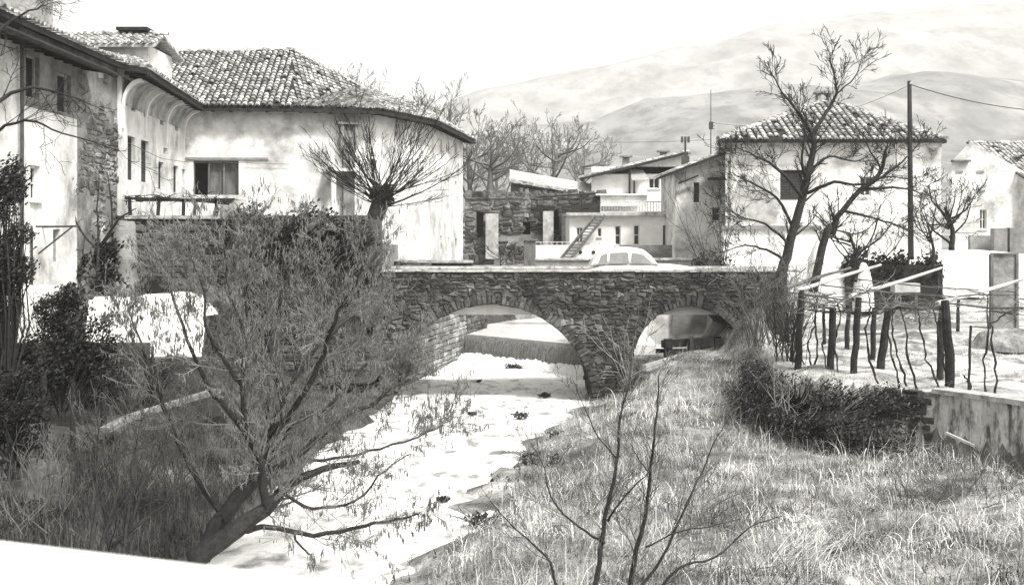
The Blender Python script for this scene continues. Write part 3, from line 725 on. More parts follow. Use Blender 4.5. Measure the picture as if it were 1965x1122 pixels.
rub_wall('river_wall', 'pale stone river wall seen through the left side of the large arch', (-4.15, 41.65), (-2.1, 51.5), -.5, 3.6, .3, 'stone_pale', tones=(.5, 1.1))
rub_wall('river_wall', 'dark stone river wall running back behind the weir', (-2.05, 51.5), (-1.2, 55), .5, 3.6, .3, 'stone', tones=(.4, 1))
rub_wall('roadside_wall', 'low dark roadside wall at the foot of the white house, above the bridge parapet', (-5.4, 44.4), (-1.55, 44.1), 3.3, 4.5, .3, 'stone', .5, (.15, .5))
b = MB()
for i in range(40): 
    p = V((R.uniform(-4.9, -3.9), R.uniform(43.2, 43.9), 4.0 + R.uniform(0, .45))); d_ = V((R.uniform(.4, 1.0), R.uniform(-.1, .1), R.uniform(-.12, .1))); b.beam(p, p + d_, .08, .05, R.uniform(.5, 1.5))
tag(b.build('plank_pile', 'wood_grey'), 'untidy pile of boards behind the left end of the bridge parapet', 'pile')

# through the small arch: white wall, sluice
ww = thing('mill_race_wall', 'white plastered wall behind the small bridge arch with a grey stained patch', 'wall', (6, 46.5, .8))
b = MB(); b.box(3.3, 46.6, 0, 9.0, 47.2, 4.0); b.build('wall', 'plaster', ww)
b = MB(); b.box(6.55, 46.45, 1.55, 8.2, 46.595, 2.75); b.build('patch', 'plaster_shade', ww)
b = MB(); b.hexa([(3.6, 44.2, .4), (5.6, 44.4, .4), (5.6, 46.58, .4), (3.6, 46.58, .4), (3.6, 44.2, 1.3), (5.6, 44.4, 1.3), (5.6, 46.58, 1.5), (3.6, 46.58, 1.5)]); b.build('apron', 'plaster_clean', ww)
sg = thing('sluice', 'dark wooden sluice frame with beams standing in the small bridge arch', 'sluice', (6, 37.0, .8))
def pb(name, m, segs_, w_, par):
    b = MB()
    for a, c in segs_: b.beam(a, c, w_)
    return b.build(name, m, par)
pb('head_beam', 'wood_dark', [(P(1273, 660, 37.4), P(1380, 652, 38.6))], .24, sg)
b = MB(); b.beam(P(1345, 595, 40.5), P(1398, 594, 40.5), .34, .26); b.build('lintel', 'wood_dark', sg)
for x_ in (1281, 1327, 1378): pb('post', 'wood_dark', [(P(x_, 735, 37.6), P(x_ + (1 if x_ != 1327 else 0), 650, 37.6))], .26, sg)
pb('spindle', 'metal_dark', [(P(1327, 690, 37.3), P(1327, 645, 37.3))], .1, sg)
pb('sill', 'wood_dark', [(P(1270, 735, 37.4), P(1392, 722, 37.4))], .34, sg)
b = MB(); b.box(5.05, 37.75, .4, 6.0, 37.85, 1.75); b.build('gate_board', 'dark_opening', sg)
b = MB(); b.box(6.0, 37.75, 1.0, 6.9, 37.83, 1.7); b.build('gate_board', 'wood_grey', sg)
pb('plank', 'wood_pale', [(P(1236, 706, 36.6), P(1302, 686, 37.5))], .2, sg)
pb('plank', 'wood_grey', [(P(1230, 722, 36.4), P(1330, 702, 37.0))], .07, sg)

# ================================================================== CAR
car = thing('car', 'small rounded white saloon car parked on the bridge behind the parapet', 'car', (4.6, 40.1, 3.58))
def loft(mb, secs, n):
    k_ = len(secs); vs = [p for s in secs for p in s]
    mb.add(vs, [(i * n + j, i * n + (j + 1) % n, (i + 1) * n + (j + 1) % n, (i + 1) * n + j) for i in range(k_ - 1) for j in range(n)] + [tuple(range(n - 1, -1, -1)), tuple((k_ - 1) * n + j for j in range(n))])
x0 = 2.60; cz = 3.65; yc = 39.75
prof = [(0, .35, .62, .55), (.12, .28, .80, .68), (.5, .25, .92, .74), (1.2, .25, .95, .76), (2.2, .25, .95, .76), (2.9, .25, .93, .74), (3.5, .26, .86, .70), (3.85, .3, .70, .62), (3.95, .38, .55, .5)]
b = MB(); secs = []
for (x, zb, ztp, hw) in prof:
    s_ = []
    for j in range(16):
        t_ = 2 * math.pi * j / 16; c_, s2 = math.cos(t_), math.sin(t_); e = .55
        s_.append((x0 + x, yc + hw * math.copysign(abs(c_) ** e, c_), cz + (zb + ztp) / 2 + (ztp - zb) / 2 * math.copysign(abs(s2) ** e, s2)))
    secs.append(s_)
loft(b, secs, 16); body = b.build('body', 'car_paint', car, True)
# cabin
cab = [(.10, .88, .90, .55), (.22, .88, 1.10, .60), (.42, .88, 1.32, .60), (.70, .88, 1.48, .58), (1.15, .88, 1.53, .58), (1.6, .88, 1.51, .58), (1.95, .88, 1.44, .58), (2.2, .88, 1.24, .60), (2.42, .88, .93, .62)]
b = MB(); secs = []
for (x, zb, ztp, hw) in cab:
    s_ = []
    for j in range(16):
        t_ = 2 * math.pi * j / 16; c_, s2 = math.cos(t_), math.sin(t_); e = .5; z_ = (zb + ztp) / 2 + (ztp - zb) / 2 * math.copysign(abs(s2) ** e, s2)
        k2 = (hw + .1) - (z_ - .88) * .28
        s_.append((x0 + x, yc + k2 * math.copysign(abs(c_) ** e, c_), cz + z_))
    secs.append(s_)
loft(b, secs, 16); b.build('cabin', 'car_paint', car, True)
def side_window(x_a, x_b, zt1, zt2, sl1, sl2):
    for sg_ in (-1, 1):
        b = MB(); vs = []; N_ = 14
        yo = lambda z: yc + sg_ * ((.70) - (z - .88) * .28 + .004 - .035 * max(0, (z - 1.25)) * 6)
        pts = [(x_a, .96), (x_b, .96), (x_b - sl2, zt2 - .03), (x_b - sl2 - .06, zt2), (x_a + sl1 + .06, zt1), (x_a + sl1, zt1 - .03)]
        b.add([(x0 + x, yo(z), cz + z) for x, z in pts] + [(x0 + x, yo(z) - sg_ * .02, cz + z) for x, z in pts], [(0, 1, 2, 3, 4, 5), (11, 10, 9, 8, 7, 6)] + [(i, i + 6, (i + 1) % 6 + 6, (i + 1) % 6) for i in range(6)])
        b.build('side_window', 'car_glass', car)
side_window(.36, .68, 1.26, 1.31, .10, .0); side_window(.76, 1.42, 1.33, 1.34, .02, .02); side_window(1.50, 2.22, 1.33, 1.27, .02, .28)
b = MB()
for (x, hh) in ((.72, 1.34), (1.46, 1.36)): pass
for x_ in (.72, 3.1):
    for sg_ in (-1, 1):
        wv = MB(); c_ = V((x0 + x_, yc + sg_ * .66, cz + .29)); wv.tube([c_ - V((0, .09, 0)), c_ + V((0, .09, 0))], [.29, .29], 20); wh = wv.build('wheel', 'rubber', car, True)
        rv = MB(); rv.tube([c_ + V((0, sg_ * .092, 0)), c_ + V((0, sg_ * .11, 0))], [.16, .12], 16); rv.build('hub_cap', 'chrome', wh, True)
for sg_ in (-1, 1):
    b = MB(); c_ = V((x0 + 3.78, yc + sg_ * .5, cz + .6)); b.tube([c_, c_ + V((.12, 0, 0))], [.1, .09], 14); b.build('headlight', 'chrome', car, True)
b = MB(); b.box(x0 + 3.93, yc - .7, cz + .32, x0 + 4.02, yc + .7, cz + .42); b.build('bumper', 'chrome', car); b = MB(); b.box(x0 - .06, yc - .66, cz + .34, x0 + .02, yc + .66, cz + .44); b.build('bumper', 'chrome', car)

# ================================================================== MIDDLE BACKGROUND
# ruin
D = 72.0
def FW(px0, px1, pyb, pyt, d, pyt2=None): 
    a, c = P(px0, pyb, d), P(px1, pyb, d); return Wall((a.x, d), (c.x, d), a.z, P(0, pyt, d).z, None if pyt2 is None else P(0, pyt2, d).z)
rw_ = FW(892, 1152, 520, 372, D)
for r_ in ((914, 406, 928, 456), (1003, 412, 1018, 450), (1062, 402, 1074, 452)): rw_.hole_px(*r_, 'hole')
ruin = house('stone_ruin', 'ruined rubble stone building with broken walls behind the bridge', 'building', (-.4, 72, 3.6), [rw_], 'plaster_old', rev=.5)
b = MB(); Lr = rw_.L
def rmask(u, z):
    zz = z + rw_.z0
    if any(h[0] - .05 < u < h[1] + .05 and h[2] < zz < h[3] for h in rw_.holes): return False
    if zz < 5.6 and noise.noise(V((u * .7, zz * .8, 3))) > .12: return False
    return True
rubble(b, V((rw_.A.x, D - .01, rw_.z0)), V((1, 0, 0)), V((0, -1, 0)), Lr, rw_.z1 - rw_.z0, .42, rmask, jit=.9, tones=(.4, 1.25), proud=.08)
x = 0
while x < Lr:
    w_ = R.uniform(.3, .8); z_ = rw_.z1 + .3 * noise.noise(V((x, 1, 1))); b.hexa([tuple(q) for q in (V((rw_.A.x + x, D - .1, rw_.z1 - .3)), V((rw_.A.x + x + w_, D - .1, rw_.z1 - .3)), V((rw_.A.x + x + w_, D + .5, rw_.z1 - .3)), V((rw_.A.x + x, D + .5, rw_.z1 - .3)), V((rw_.A.x + x + .05, D - .05, z_ + .2)), V((rw_.A.x + x + w_ - .1, D, z_ + .25)), V((rw_.A.x + x + w_ - .05, D + .5, z_ + .2)), V((rw_.A.x + x + .05, D + .5, z_ + .15)))], R.uniform(.5, 1.4)); x += w_
b.build('masonry', 'stone', ruin)
b = MB()
for x_ in (1042, 1078): b = MB(); p = P(x_, 460, D - .7); q = P(x_ + (20 if x_ == 1042 else 16), 405, D - .7); b.box(p.x, D - .9, p.z - 1.5, q.x, D - .3, q.z); b.build('white_pier', 'patch', ruin)
b = MB(); p = P(932, 460, D - .5); b.box(p.x, D - .7, p.z - 1.2, p.x + .8, D - .3, P(0, 410, D).z)
b.build('white_pier', 'patch', ruin)
b = MB(); a_, c_ = P(978, 346, 76), P(1152, 377, 76)
slab(b, [a_ + V((0, -2.5, 0)), c_ + V((0, -2.5, 0)), c_ + V((0, 3, .9)), a_ + V((0, 3, .9))], .18); b.build('lean_to_roof', 'coping', ruin)
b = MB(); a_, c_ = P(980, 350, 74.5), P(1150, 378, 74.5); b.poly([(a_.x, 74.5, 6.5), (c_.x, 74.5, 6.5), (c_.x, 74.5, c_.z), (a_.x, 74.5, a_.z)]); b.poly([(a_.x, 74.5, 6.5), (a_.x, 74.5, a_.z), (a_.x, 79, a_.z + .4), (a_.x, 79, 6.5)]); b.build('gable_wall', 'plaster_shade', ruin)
b = MB(); b.beam(P(1030, 379, 71.5), P(1148, 371, 71.5), .12); b.beam(P(1078, 398, 71), P(1150, 395, 71), .2); b.beam(P(1078, 406, 71), P(1150, 405, 71), .2); b.build('timber', 'wood_dark', ruin)

# modern white house with terrace
g1 = FW(1093, 1345, 530, 413, 66)
for r_ in ((1106, 436, 1119, 466), (1147, 438, 1154, 454), (1180, 433, 1191, 470), (1216, 432, 1227, 470)): g1.hole_px(*r_, 'pane')
g1.hole_px(1272, 433, 1340, 470, 'hole')
a_, c_ = P(1135, 400, 74), P(1316, 400, 74)
u1_ = Wall((a_.x, 74), (c_.x, 74), 5.0, P(0, 334, 74).z, P(0, 296, 74).z)
u1_.hole_px(1245, 342, 1266, 362, 'pane'); u1_.hole_px(1296 - 2, 308, 1306, 320, 'slit')
sdw = Wall((g1.A.x, 75), (g1.A.x, 66), 3.2, g1.z1)
mod = house('terrace_house', 'white two storey house with a roof terrace, railing and outside ladder stair', 'house', (7, 68, 3.6), [g1, u1_, sdw], 'plaster_clean')
b = MB(); p, q = P(1093, 414, 66), P(1345, 410, 66); b.box(p.x - .2, 65.6, p.z, q.x + .2, 74, p.z + .18); b.build('slab', 'coping', mod)
b = MB(); zt = P(0, 388, 65.8).z; xa, xb = P(1152, 0, 65.8).x, P(1345, 0, 65.8).x; x = xa
while x < xb: b.box(x, 65.75, p.z + .2, x + .05, 65.8, zt); x += .16
b.box(xa, 65.72, zt + .003, xb, 65.83, zt + .06); b.box(xa, 65.72, p.z + .183, xb, 65.83, p.z + .24); b.build('railing', 'metal_pale', mod)
b = MB(); s0, s1 = P(1086, 496, 62.6), P(1152, 414, 65.3); off = V((.28, 0, 0))
b.beam(s0 - off, s1 - off, .07, .16); b.beam(s0 + off, s1 + off, .07, .16)
for i in range(14): c_ = s0 + (s1 - s0) * (i + .5) / 14; b.box(c_.x - .26, c_.y - .15, c_.z - .03, c_.x + .26, c_.y + .15, c_.z + .03)
b.build('outside_stair', 'wood_grey', mod)
ra, rc = P(1128, 338, 73.2), P(1320, 291, 73.2)
roof(mod, [[V((ra.x, 73.2, ra.z)), V((ra.x, 82, ra.z + .3)), V((rc.x, 82, rc.z + .3)), V((rc.x, 73.2, rc.z))]], sp=.28, course=.4, th=.16)
rc2 = P(1400, 315, 73.2); 
for (x_, y0, y1) in ((1201, 312, 302), (1273, 303, 292), (1313, 304, 296), (1205, 0, 0)):
    if y0: m_ = MB(); p = P(x_, y0, 76); q = P(x_, y1, 76); m_.box(p.x - .22, 75.8, p.z - .4, p.x + .22, 76.2, q.z); m_.box(p.x - .4, 75.6, q.z + .003, p.x + .4, 76.4, q.z + .1); m_.build('chimney', 'concrete', mod)
b = MB(); 
for x_ in (1208, 1217): p = P(x_, 320, 73.9); b.tube([V((p.x, 73.9, p.z)), V((p.x, 73.9, p.z - 1.8))], [.06, .06], 6)
b.build('drainpipe', 'metal_dark', mod)
b = MB(); p, q = P(1212, 325, 73.1), P(1246, 345, 73.1); slab(b, [V((p.x, 73.0, q.z)), V((q.x, 73.0, q.z)), V((q.x - .3, 73.9, p.z)), V((p.x, 73.9, p.z))], .06); b.build('door_canopy', 'grey_frame', mod)
b = MB(); p, q = P(1150, 396, 72), P(1238, 376, 72); b.box(p.x, 71, p.z, q.x, 71.2, q.z); b.box(p.x - .3, 70.8, q.z + .003, q.x + .1, 73.9, q.z + .1); b.build('annex', 'plaster', mod)

# small white house with mono-pitch
a_, c_ = P(1296, 460, 62), P(1395, 460, 62)
s1w = Wall((a_.x, 62), (c_.x, 62), 3.4, P(0, 328, 62).z, P(0, 296, 62).z); s1w.hole_px(1331, 350, 1342, 388, 'shutter'); s1w.hole_px(1366, 398, 1382, 424, 'slit')
sm_h = house('white_cottage', 'small white house with a sloping tiled roof squeezed beside the hip roofed house', 'house', (10.3, 62, 3.6), [s1w, Wall((a_.x, 68), (a_.x, 62), 3.4, P(0, 328, 62).z)], 'plaster')
ra, rc = P(1288, 330, 61.4), P(1398, 289, 61.4)
roof(sm_h, [[V((ra.x, 61.4, ra.z)), V((ra.x, 68, ra.z)), V((rc.x, 68, rc.z)), V((rc.x, 61.4, rc.z))]], sp=.28, course=.4, th=.14)
b = MB(); b.beam(P(1302, 352, 61.6), P(1340, 337, 61.6), .1, .1); b.box(P(1358, 0, 61.8).x, 61.0, P(0, 345, 61.5).z, P(1392, 0, 61.8).x, 61.95, P(0, 341, 61.5).z); b.build('canopy', 'wood_dark', sm_h)
b = MB(); p = P(1315, 300, 64); b.box(p.x - .2, 63.8, p.z - 1.4, p.x + .2, 64.2, p.z); q = P(1315, 270, 64); b.tube([V((q.x, 64, p.z)), V((q.x, 64, q.z))], [.06, .06], 6)
for dx in (-.18, .0, .18): b.box(q.x + dx - .06, 63.9, q.z - .02 - abs(dx) * .5, q.x + dx + .06, 64.1, q.z + .22)
b.build('chimney_cowl', 'metal_dark', sm_h)
an = thing('antenna', 'thin tall television aerial mast above the white cottage', 'aerial', P(1364, 300, 62)); b = MB(); p = P(1364, 300, 62); q = P(1364, 172, 62); b.tube([p, q], [.035, .015], 5); b.build('mast', 'metal_dark', an)
b = MB()
for i, y_ in enumerate((236, 242, 248)): c_ = P(1366, y_, 62); b.beam(c_ - V((.16, 0, 0)), c_ + V((.16, 0, 0)), .03)
b.box(p.x - .1, 61.95, P(0, 244, 62).z - .1, p.x + .12, 62.05, P(0, 234, 62).z); b.build('crossbar', 'metal_dark', an)

# front garden walls of the modern house
yw = thing('yard_wall', 'low white yard wall with round openings in front of the terrace house', 'wall', (5, 64, 3.6))
p, q = P(1027, 520, 64), P(1160, 470, 64)
w5 = Wall((p.x, 64), (q.x, 64), 3.2, q.z); b = MB(); w5.mesh(b); b.build('wall', 'plaster_clean', yw)
b = MB(); x = p.x
while x < q.x: b.box(x, 63.98, q.z + .003, x + .05, 64.06, q.z + .14); x += .3
b.box(p.x, 63.96, q.z + .143, q.x, 64.08, q.z + .18); b.build('balustrade', 'metal_pale', yw)
for x_ in (1114, 1139): m_ = MB(); c_ = P(x_, 484, 63.96); m_.tube([c_, c_ + V((0, .03, 0))], [.1, .1], 16); m_.build('round_opening', 'wood_dark', yw, True)
b = MB(); p, q = P(1027, 540, 56), P(1400, 499, 56); b.box(p.x, 56, 3, q.x, 56.4, q.z); rwx = tag(b.build('road_wall', 'concrete'), 'long grey concrete road wall behind the white car', 'wall')
b = MB(); b.box(p.x, 55.9, q.z + .003, q.x, 56.5, q.z + .1); rwx2 = b.build('coping', 'coping', rwx)
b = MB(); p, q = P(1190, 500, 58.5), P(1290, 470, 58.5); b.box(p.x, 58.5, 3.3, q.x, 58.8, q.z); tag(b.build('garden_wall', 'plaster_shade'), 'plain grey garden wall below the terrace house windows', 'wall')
b = MB(); p, q = P(1006, 495, 58), P(1028, 462, 58); b.box(p.x, 58, 3.4, q.x, 60, q.z); b.box(p.x - .1, 57.9, q.z + .003, q.x + .1, 60.1, q.z + .1); tag(b.build('shed', 'wood_grey'), 'small grey plank shed beside the white yard wall', 'shed')
# parked white car in yard: small dome
rk = MB()

# ================================================================== RIGHT: hip roofed house
D = 54.0; hx0, hx1 = P(1392, 0, D).x, P(1806, 0, D).x; ez = P(0, 283, D).z
hf = Wall((hx0, D), (hx1, D), 2.2, ez); hxb = hx0 * (D + 9) / D + .15; hl = Wall((hxb, D + 9), (hx0, D), 2.2, ez)
hf.hole_px(1497, 326, 1541, 384, 'shutter'); hf.hole_px(1650, 338, 1672, 376, 'pane')
hip = house('hip_house', 'square white house with a pyramid tiled roof behind the bare fruit trees', 'house', (15, 54, 3.8), [hf, hl, Wall((hx1, D), (hx1, D + 9), 2.2, ez)], 'plaster')
e0, e1 = P(1378, 268, D - .7), P(1817, 270, D - .7); z_ = e0.z; ap = P(1577, 199, D + 3.6); bk = D + 10.5
c0, c1, c2, c3 = V((e0.x, D - .7, z_)), V((e1.x, D - .7, z_)), V((e1.x, bk, z_)), V((e0.x * bk / (D - .7) + .1, bk, z_))
apx = P(1577, 196, D + 4.4); ap = V((apx.x, D + 4.4, apx.z)); ap2 = ap + V((.6, 0, 0))
roof(hip, [[c0, c1, ap2, ap], [c1, c2, ap2], [c3, c0, ap], [c2, c3, ap, ap2]], [(c0, ap), (c1, ap2), (ap, ap2)], sp=.3, course=.42, th=.16)
b = MB(); b.box(e0.x + .15, D - .5, ez - .02, e1.x - .15, D - .003, ez + .18); b.box(e0.x + .05, D - .6, ez + .183, e1.x - .05, D - .003, ez + .26); b.build('cornice', 'coping', hip)
b = MB(); b.box(ap.x - .25, ap.y - .2, ap.z - .3, ap.x - .1, ap.y + .3, ap.z + .42); b.box(ap.x + .3, ap.y - .2, ap.z - .3, ap.x + .45, ap.y + .3, ap.z + .42); b.box(ap.x - .35, ap.y - .3, ap.z + .423, ap.x + .55, ap.y + .4, ap.z + .52); b.build('chimney', 'concrete', hip)
b = MB(); c_ = P(1450, 385, D); n_ = 40; ring = [(c_.x + (1.0 + .25 * noise.noise(V((math.cos(6.283 * i / n_) * 1.5, math.sin(6.283 * i / n_) * 1.5, 4)))) * 1.0 * math.copysign(abs(math.cos(6.283 * i / n_)) ** .6, math.cos(6.283 * i / n_)), D - .006, c_.z + (1.1 + .3 * noise.noise(V((math.cos(6.283 * i / n_) * 3, math.sin(6.283 * i / n_) * 3, 9)))) * 1.1 * math.copysign(abs(math.sin(6.283 * i / n_)) ** .6, math.sin(6.283 * i / n_))) for i in range(n_)]
b.poly(ring[::-1]); b.build('bare_patch', 'patch', hip)
b = MB(); p = P(1398, 283, D); b.tube([V((hx0 + .25, D - .1, ez)), V((hx0 + .25, D - .1, 4))], [.05, .05], 6); b.build('drainpipe', 'metal_pale', hip)
lw = thing('courtyard_wall', 'white courtyard wall with dark ledge below the hip roofed house', 'wall', (12, 50, 3.6))
p, q = P(1388, 540, 49), P(1570, 440, 49); b = MB(); b.box(p.x, 49, 2.2, q.x, 49.4, q.z); b.build('wall', 'plaster_clean', lw); b = MB(); b.box(p.x - .1, 48.85, q.z + .003, q.x + .1, 49.5, q.z + .16); b.build('ledge', 'concrete', lw)

# far right gable house and narrow house
D = 72.0
p0, p1 = P(1852, 300, D), P(1990, 300, D)
gf = Wall((P(1826, 0, D).x, D), (P(2060, 0, D).x, D), 3.4, P(0, 330, D).z)
gf.hole_px(1880, 402, 1893, 440, 'pane')
gh_ = house('gable_house', 'pale gabled house with a patched tile roof at the right edge', 'house', (31, 72, 3.8), [gf], 'plaster')
b = MB(); b.poly([gf.q(0, gf.z1), gf.q(gf.L * .22, gf.z1), gf.q(gf.L * .17, P(0, 276, D).z)]); b.poly([gf.q(0, gf.z1 + .0), gf.q(0, gf.z1 - .5), gf.q(.1, gf.z1 - .5)])
b = MB(); k1 = P(1862, 272, D - .01); k2 = P(1968, 336, D - .01); k3 = P(1826, 310, D - .01); 
b.poly([(k3.x, D - .01, gf.z1 - .02), (k2.x, D - .01, gf.z1 - .02), (k1.x, D - .01, k1.z), (k3.x, D - .01, k3.z)]); b.build('gable', 'plaster', gh_)
ga, gb, gc, gd = P(1966, 340, 71.4), P(2110, 340, 71.4), P(2110, 274, 77), P(1858, 274, 77)
gb.z = ga.z; roof(gh_, [[ga, gb, gc, gd]], [(gd, gc)], sp=.3, course=.42, th=.16, tones=(.5, 1.8))
b = MB(); b.beam(gd + V((-.1, -.05, .02)), ga + V((-.1, -.05, .02)), .12, .14); b.beam(P(1826, 309, 71.8), P(1862, 309, 71.8), .3, .12); b.build('verge', 'wood_grey', gh_)
b = MB(); b.poly([(ga.x, ga.y, 4), (gd.x, 77, 4), (gd.x, 77, gd.z - .15), (ga.x, ga.y, ga.z - .15)]); b.build('side_wall', 'plaster', gh_)
b = MB()
for (x_, y_) in ((1880, 330), (1882, 366), (1840, 330)): c_ = P(x_, y_, D - .02); b.box(c_.x - .2, D - .06, c_.z - .07, c_.x + .25, D - .012, c_.z + .07)
b.build('vent', 'concrete', gh_)
# block wall and panels at right
b = MB(); p, q = P(1862, 480, 60), P(2010, 452, 60); b.box(p.x, 60, 3.5, q.x, 60.3, q.z); tag(b.build('block_wall', 'concrete'), 'grey block wall in front of the gabled house', 'wall')
for i, (xa, xb, yt, lb) in enumerate(((1908, 1936, 438, 'dark grey square gate pillar, left one of two by the block wall'), (1938, 1990, 437, 'dark grey square gate pillar, right one of two by the block wall'))):
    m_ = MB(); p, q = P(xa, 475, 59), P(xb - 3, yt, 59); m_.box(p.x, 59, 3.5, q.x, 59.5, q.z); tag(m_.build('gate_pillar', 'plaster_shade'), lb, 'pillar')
pn = thing('shed_door', 'grey framed shed front standing at the right edge behind the pergola', 'shed', P(1925, 550, 40))
b = MB(); p, q = P(1903, 552, 40), P(1950, 488, 40); b.box(p.x, 40, 1.9, q.x, 40.25, q.z); b.build('panel', 'plaster_old', pn)
b = MB(); b.box(p.x - .06, 39.93, 1.9, p.x + .03, 39.998, q.z + .06); b.box(q.x - .03, 39.93, 1.9, q.x + .06, 39.998, q.z + .06); b.box(p.x + .032, 39.93, q.z, q.x - .032, 39.998, q.z + .06); b.build('frame', 'wood_grey', pn)
# white roadway terrace right
b = MB(); p, q = P(1700, 0, 48), P(2100, 0, 48)
b.hexa([(p.x, 46.5, 3.0), (q.x, 46.5, 3.0), (q.x, 60, 3.0), (p.x, 60, 3.0), (p.x, 46.5, 4.4), (q.x, 46.5, 4.5), (q.x, 60, 4.8), (p.x, 60, 4.7)]); tag(struct(b.build('snow_field', 'snow')), 'x', 'y'); o_ = bpy.data.objects['snow_field']; del o_['label']; del o_['category']

# utility pole and wires
up_ = thing('utility_pole', 'tall dark wooden utility pole beside the hip roofed house carrying one wire', 'pole', P(1746, 500, 50))
b = MB(); b.tube([P(1748, 505, 50), P(1745, 156, 50)], [.13, .09], 10); b.build('pole', 'wood_dark', up_, True)
b = MB(); a_ = P(1745, 162, 50)
b.tube([a_ + V((0, .0, 0)), a_ + V((.0, -.25, .05))], [.04, .04], 6); b.build('insulator', 'metal_pale', up_)
def wire(label, a_, c_, sag, r=.018):
    b = MB(); pts = [a_.lerp(c_, i / 20) + V((0, 0, -sag * 4 * (i / 20) * (1 - i / 20))) for i in range(21)]; b.tube(pts, [r] * 21, 4); return tag(b.build('wire', 'metal_dark'), label, 'wire')
wire('thick wire running from the pole top to the right edge', P(1745, 162, 50), P(2080, 215, 52), .35, .025)
wire('thin wire running left from the pole top to the white cottage', P(1745, 164, 50), P(1364, 235, 62), .8, .010)
wire('thin wire crossing in front of the far trees left of the aerial', P(900, 258, 70), P(1364, 268, 62), .3, .012)

# sheeted heaps and hedge by right house
def heap(name, label, c, rx, ry, rz, m='snow_sheet'):
    b = MB(); n_, k_ = 20, 9; vs = []
    for j in range(k_ + 1):
        t_ = j / k_
        for i in range(n_):
            a = 6.2832 * i / n_; rr = math.cos(t_ * 1.57) ** .8 * (1 + .18 * noise.noise(V((math.cos(a) * 2, math.sin(a) * 2, t_ * 2 + c[0])))); vs.append((c[0] + rx * rr * math.cos(a), c[1] + ry * rr * math.sin(a), c[2] + rz * math.sin(t_ * 1.57) ** 1.2 + .04 * noise.noise(V((i * .7, j, 2)))))
    b.add(vs, [(j * n_ + i, j * n_ + (i + 1) % n_, (j + 1) * n_ + (i + 1) % n_, (j + 1) * n_ + i) for j in range(k_) for i in range(n_)]); return tag(b.build(name, m, smooth=True), label, 'heap')
p = P(1590, 560, 46); heap('sheeted_heap', 'large bright white peaked heap between the leaning trunk and the hedge', (p.x, 46, 2.6), 1.1, 1.0, 2.95)
p = P(1655, 560, 45); heap('sheeted_heap', 'small bright white heap at the left end of the dark hedge', (p.x, 45, 2.6), .45, .5, 1.9)
p = P(1930, 620, 33); heap('ground_mound', 'low rough mound of earth behind the last pergola post', (p.x + .6, 34, 2.2), 1.3, 1.2, .6, 'ground')
hb = []
for i in range(14): x_ = P(1630 + i * 13, 0, 45).x; hb += [((x_, 45.4, 3.0), (.42, .6, .9)), ((x_, 45.3, 4.1 + .12 * math.sin(i)), (.42, .6, .8))]
plant('hedge', 'dense dark clipped hedge below the hip roofed house', 'hedge', (14.5, 45.4, 2.4), hb, .09, 90, 'leaf_dark', tones=(.5, 1.8))
b = MB(); b.box(13.2, 44.9, 2.2, 17.0, 45.9, 4.4); bpy.data.objects['hedge']; ho = b.build('inner_growth', 'leaf_dark', bpy.data.objects['hedge'])

# ================================================================== garden things of the vineyard
TZ = 2.25
tb_ = thing('garden_bench', 'pale low garden table of boards in front of the dark hedge', 'table', (P(1730, 0, 41).x, 41, TZ))
p, q = P(1712, 560, 41), P(1760, 543, 41); b = MB(); b.box(p.x, 40.7, p.z, q.x, 41.2, q.z); b.build('top_board', 'wood_pale', tb_)
for x_ in (p.x + .1, q.x - .1): m_ = MB(); m_.box(x_ - .05, 40.8, TZ - .1, x_ + .05, 40.9, p.z - .003); m_.build('leg', 'wood_grey', tb_)
b = MB(); b.beam(P(1600, 628, 38), P(1830, 624, 38.5), .35, .2); tag(b.build('concrete_kerb', 'concrete'), 'long grey kerb lying across the garden behind the vines', 'kerb')
rb_ = thing('brush_pile', 'tangled heap of pale pruned canes lying behind the vine posts', 'brush pile', P(1760, 625, 36.5)); b = MB()
for _ in range(170):
    p = P(R.uniform(1700, 1815), R.uniform(598, 622), R.uniform(36, 37)); d_ = V((R.uniform(-1, 1), R.uniform(-.4, .4), R.uniform(-.2, .3))) * .5; b.tube([p - d_, p + V((0, 0, .08)), p + d_], [.013, .016, .008], 4)
b.build('cane', 'twig_pale', rb_)

# pergola
pr_ = thing('vine_pergola', 'vine pergola of dark crooked posts and long pale poles above the right retaining wall', 'pergola', (8, 28, TZ))
def gp(px, py): d = (E - TZ) * F / (py - HOR); p = P(px, py, d); return p
posts = [((1531, 706), 556, 1537, .085), ((1638, 718), 570, 1645, .08), ((1824, 747), 576, 1812, .10), ((1592, 712), 590, 1600, .09), ((1690, 712), 590, 1703, .10), ((1624, 670), 586, 1628, .07), ((1674, 688), 590, 1678, .075),
         ((1802, 720), 570, 1806, .085), ((1838, 640), 570, 1840, .06), ((1580, 656), 585, 1582, .05), ((1861, 755), 624, 1861, .03), ((1624, 600), 505, 1626, .10), ((1682, 600), 505, 1683, .10)]
for (bx_, ty, tx, r_) in posts:
    p = gp(*bx_); q = P(tx, ty, p.y); q = V((q.x, q.y + R.uniform(-.1, .1), q.z)); m_ = MB(); pts = [p.lerp(q, i / 5) + V((R.uniform(-.025, .025), R.uniform(-.02, .02), 0)) for i in range(6)]; pts[0].z -= .15
    m_.tube(pts, [r_ * (1.08 - .03 * i) * R.uniform(.92, 1.08) for i in range(6)], 8); m_.build('post', 'bark', pr_)
for (a_, c_) in ((P(1508, 552, 29), P(1632, 514, 39)), (P(1530, 558, 28.5), P(1690, 508, 38)), (P(1632, 568, 27.8), P(1806, 514, 37)), (P(1798, 582, 25), P(1990, 528, 33))):
    m_ = MB(); m_.tube([a_, a_.lerp(c_, .5) + V((0, 0, R.uniform(-.03, .03))), c_], [.055, .05, .04], 7); m_.build('roof_pole', 'wood_pale' if a_.y < 28.9 else 'wood_grey', pr_)
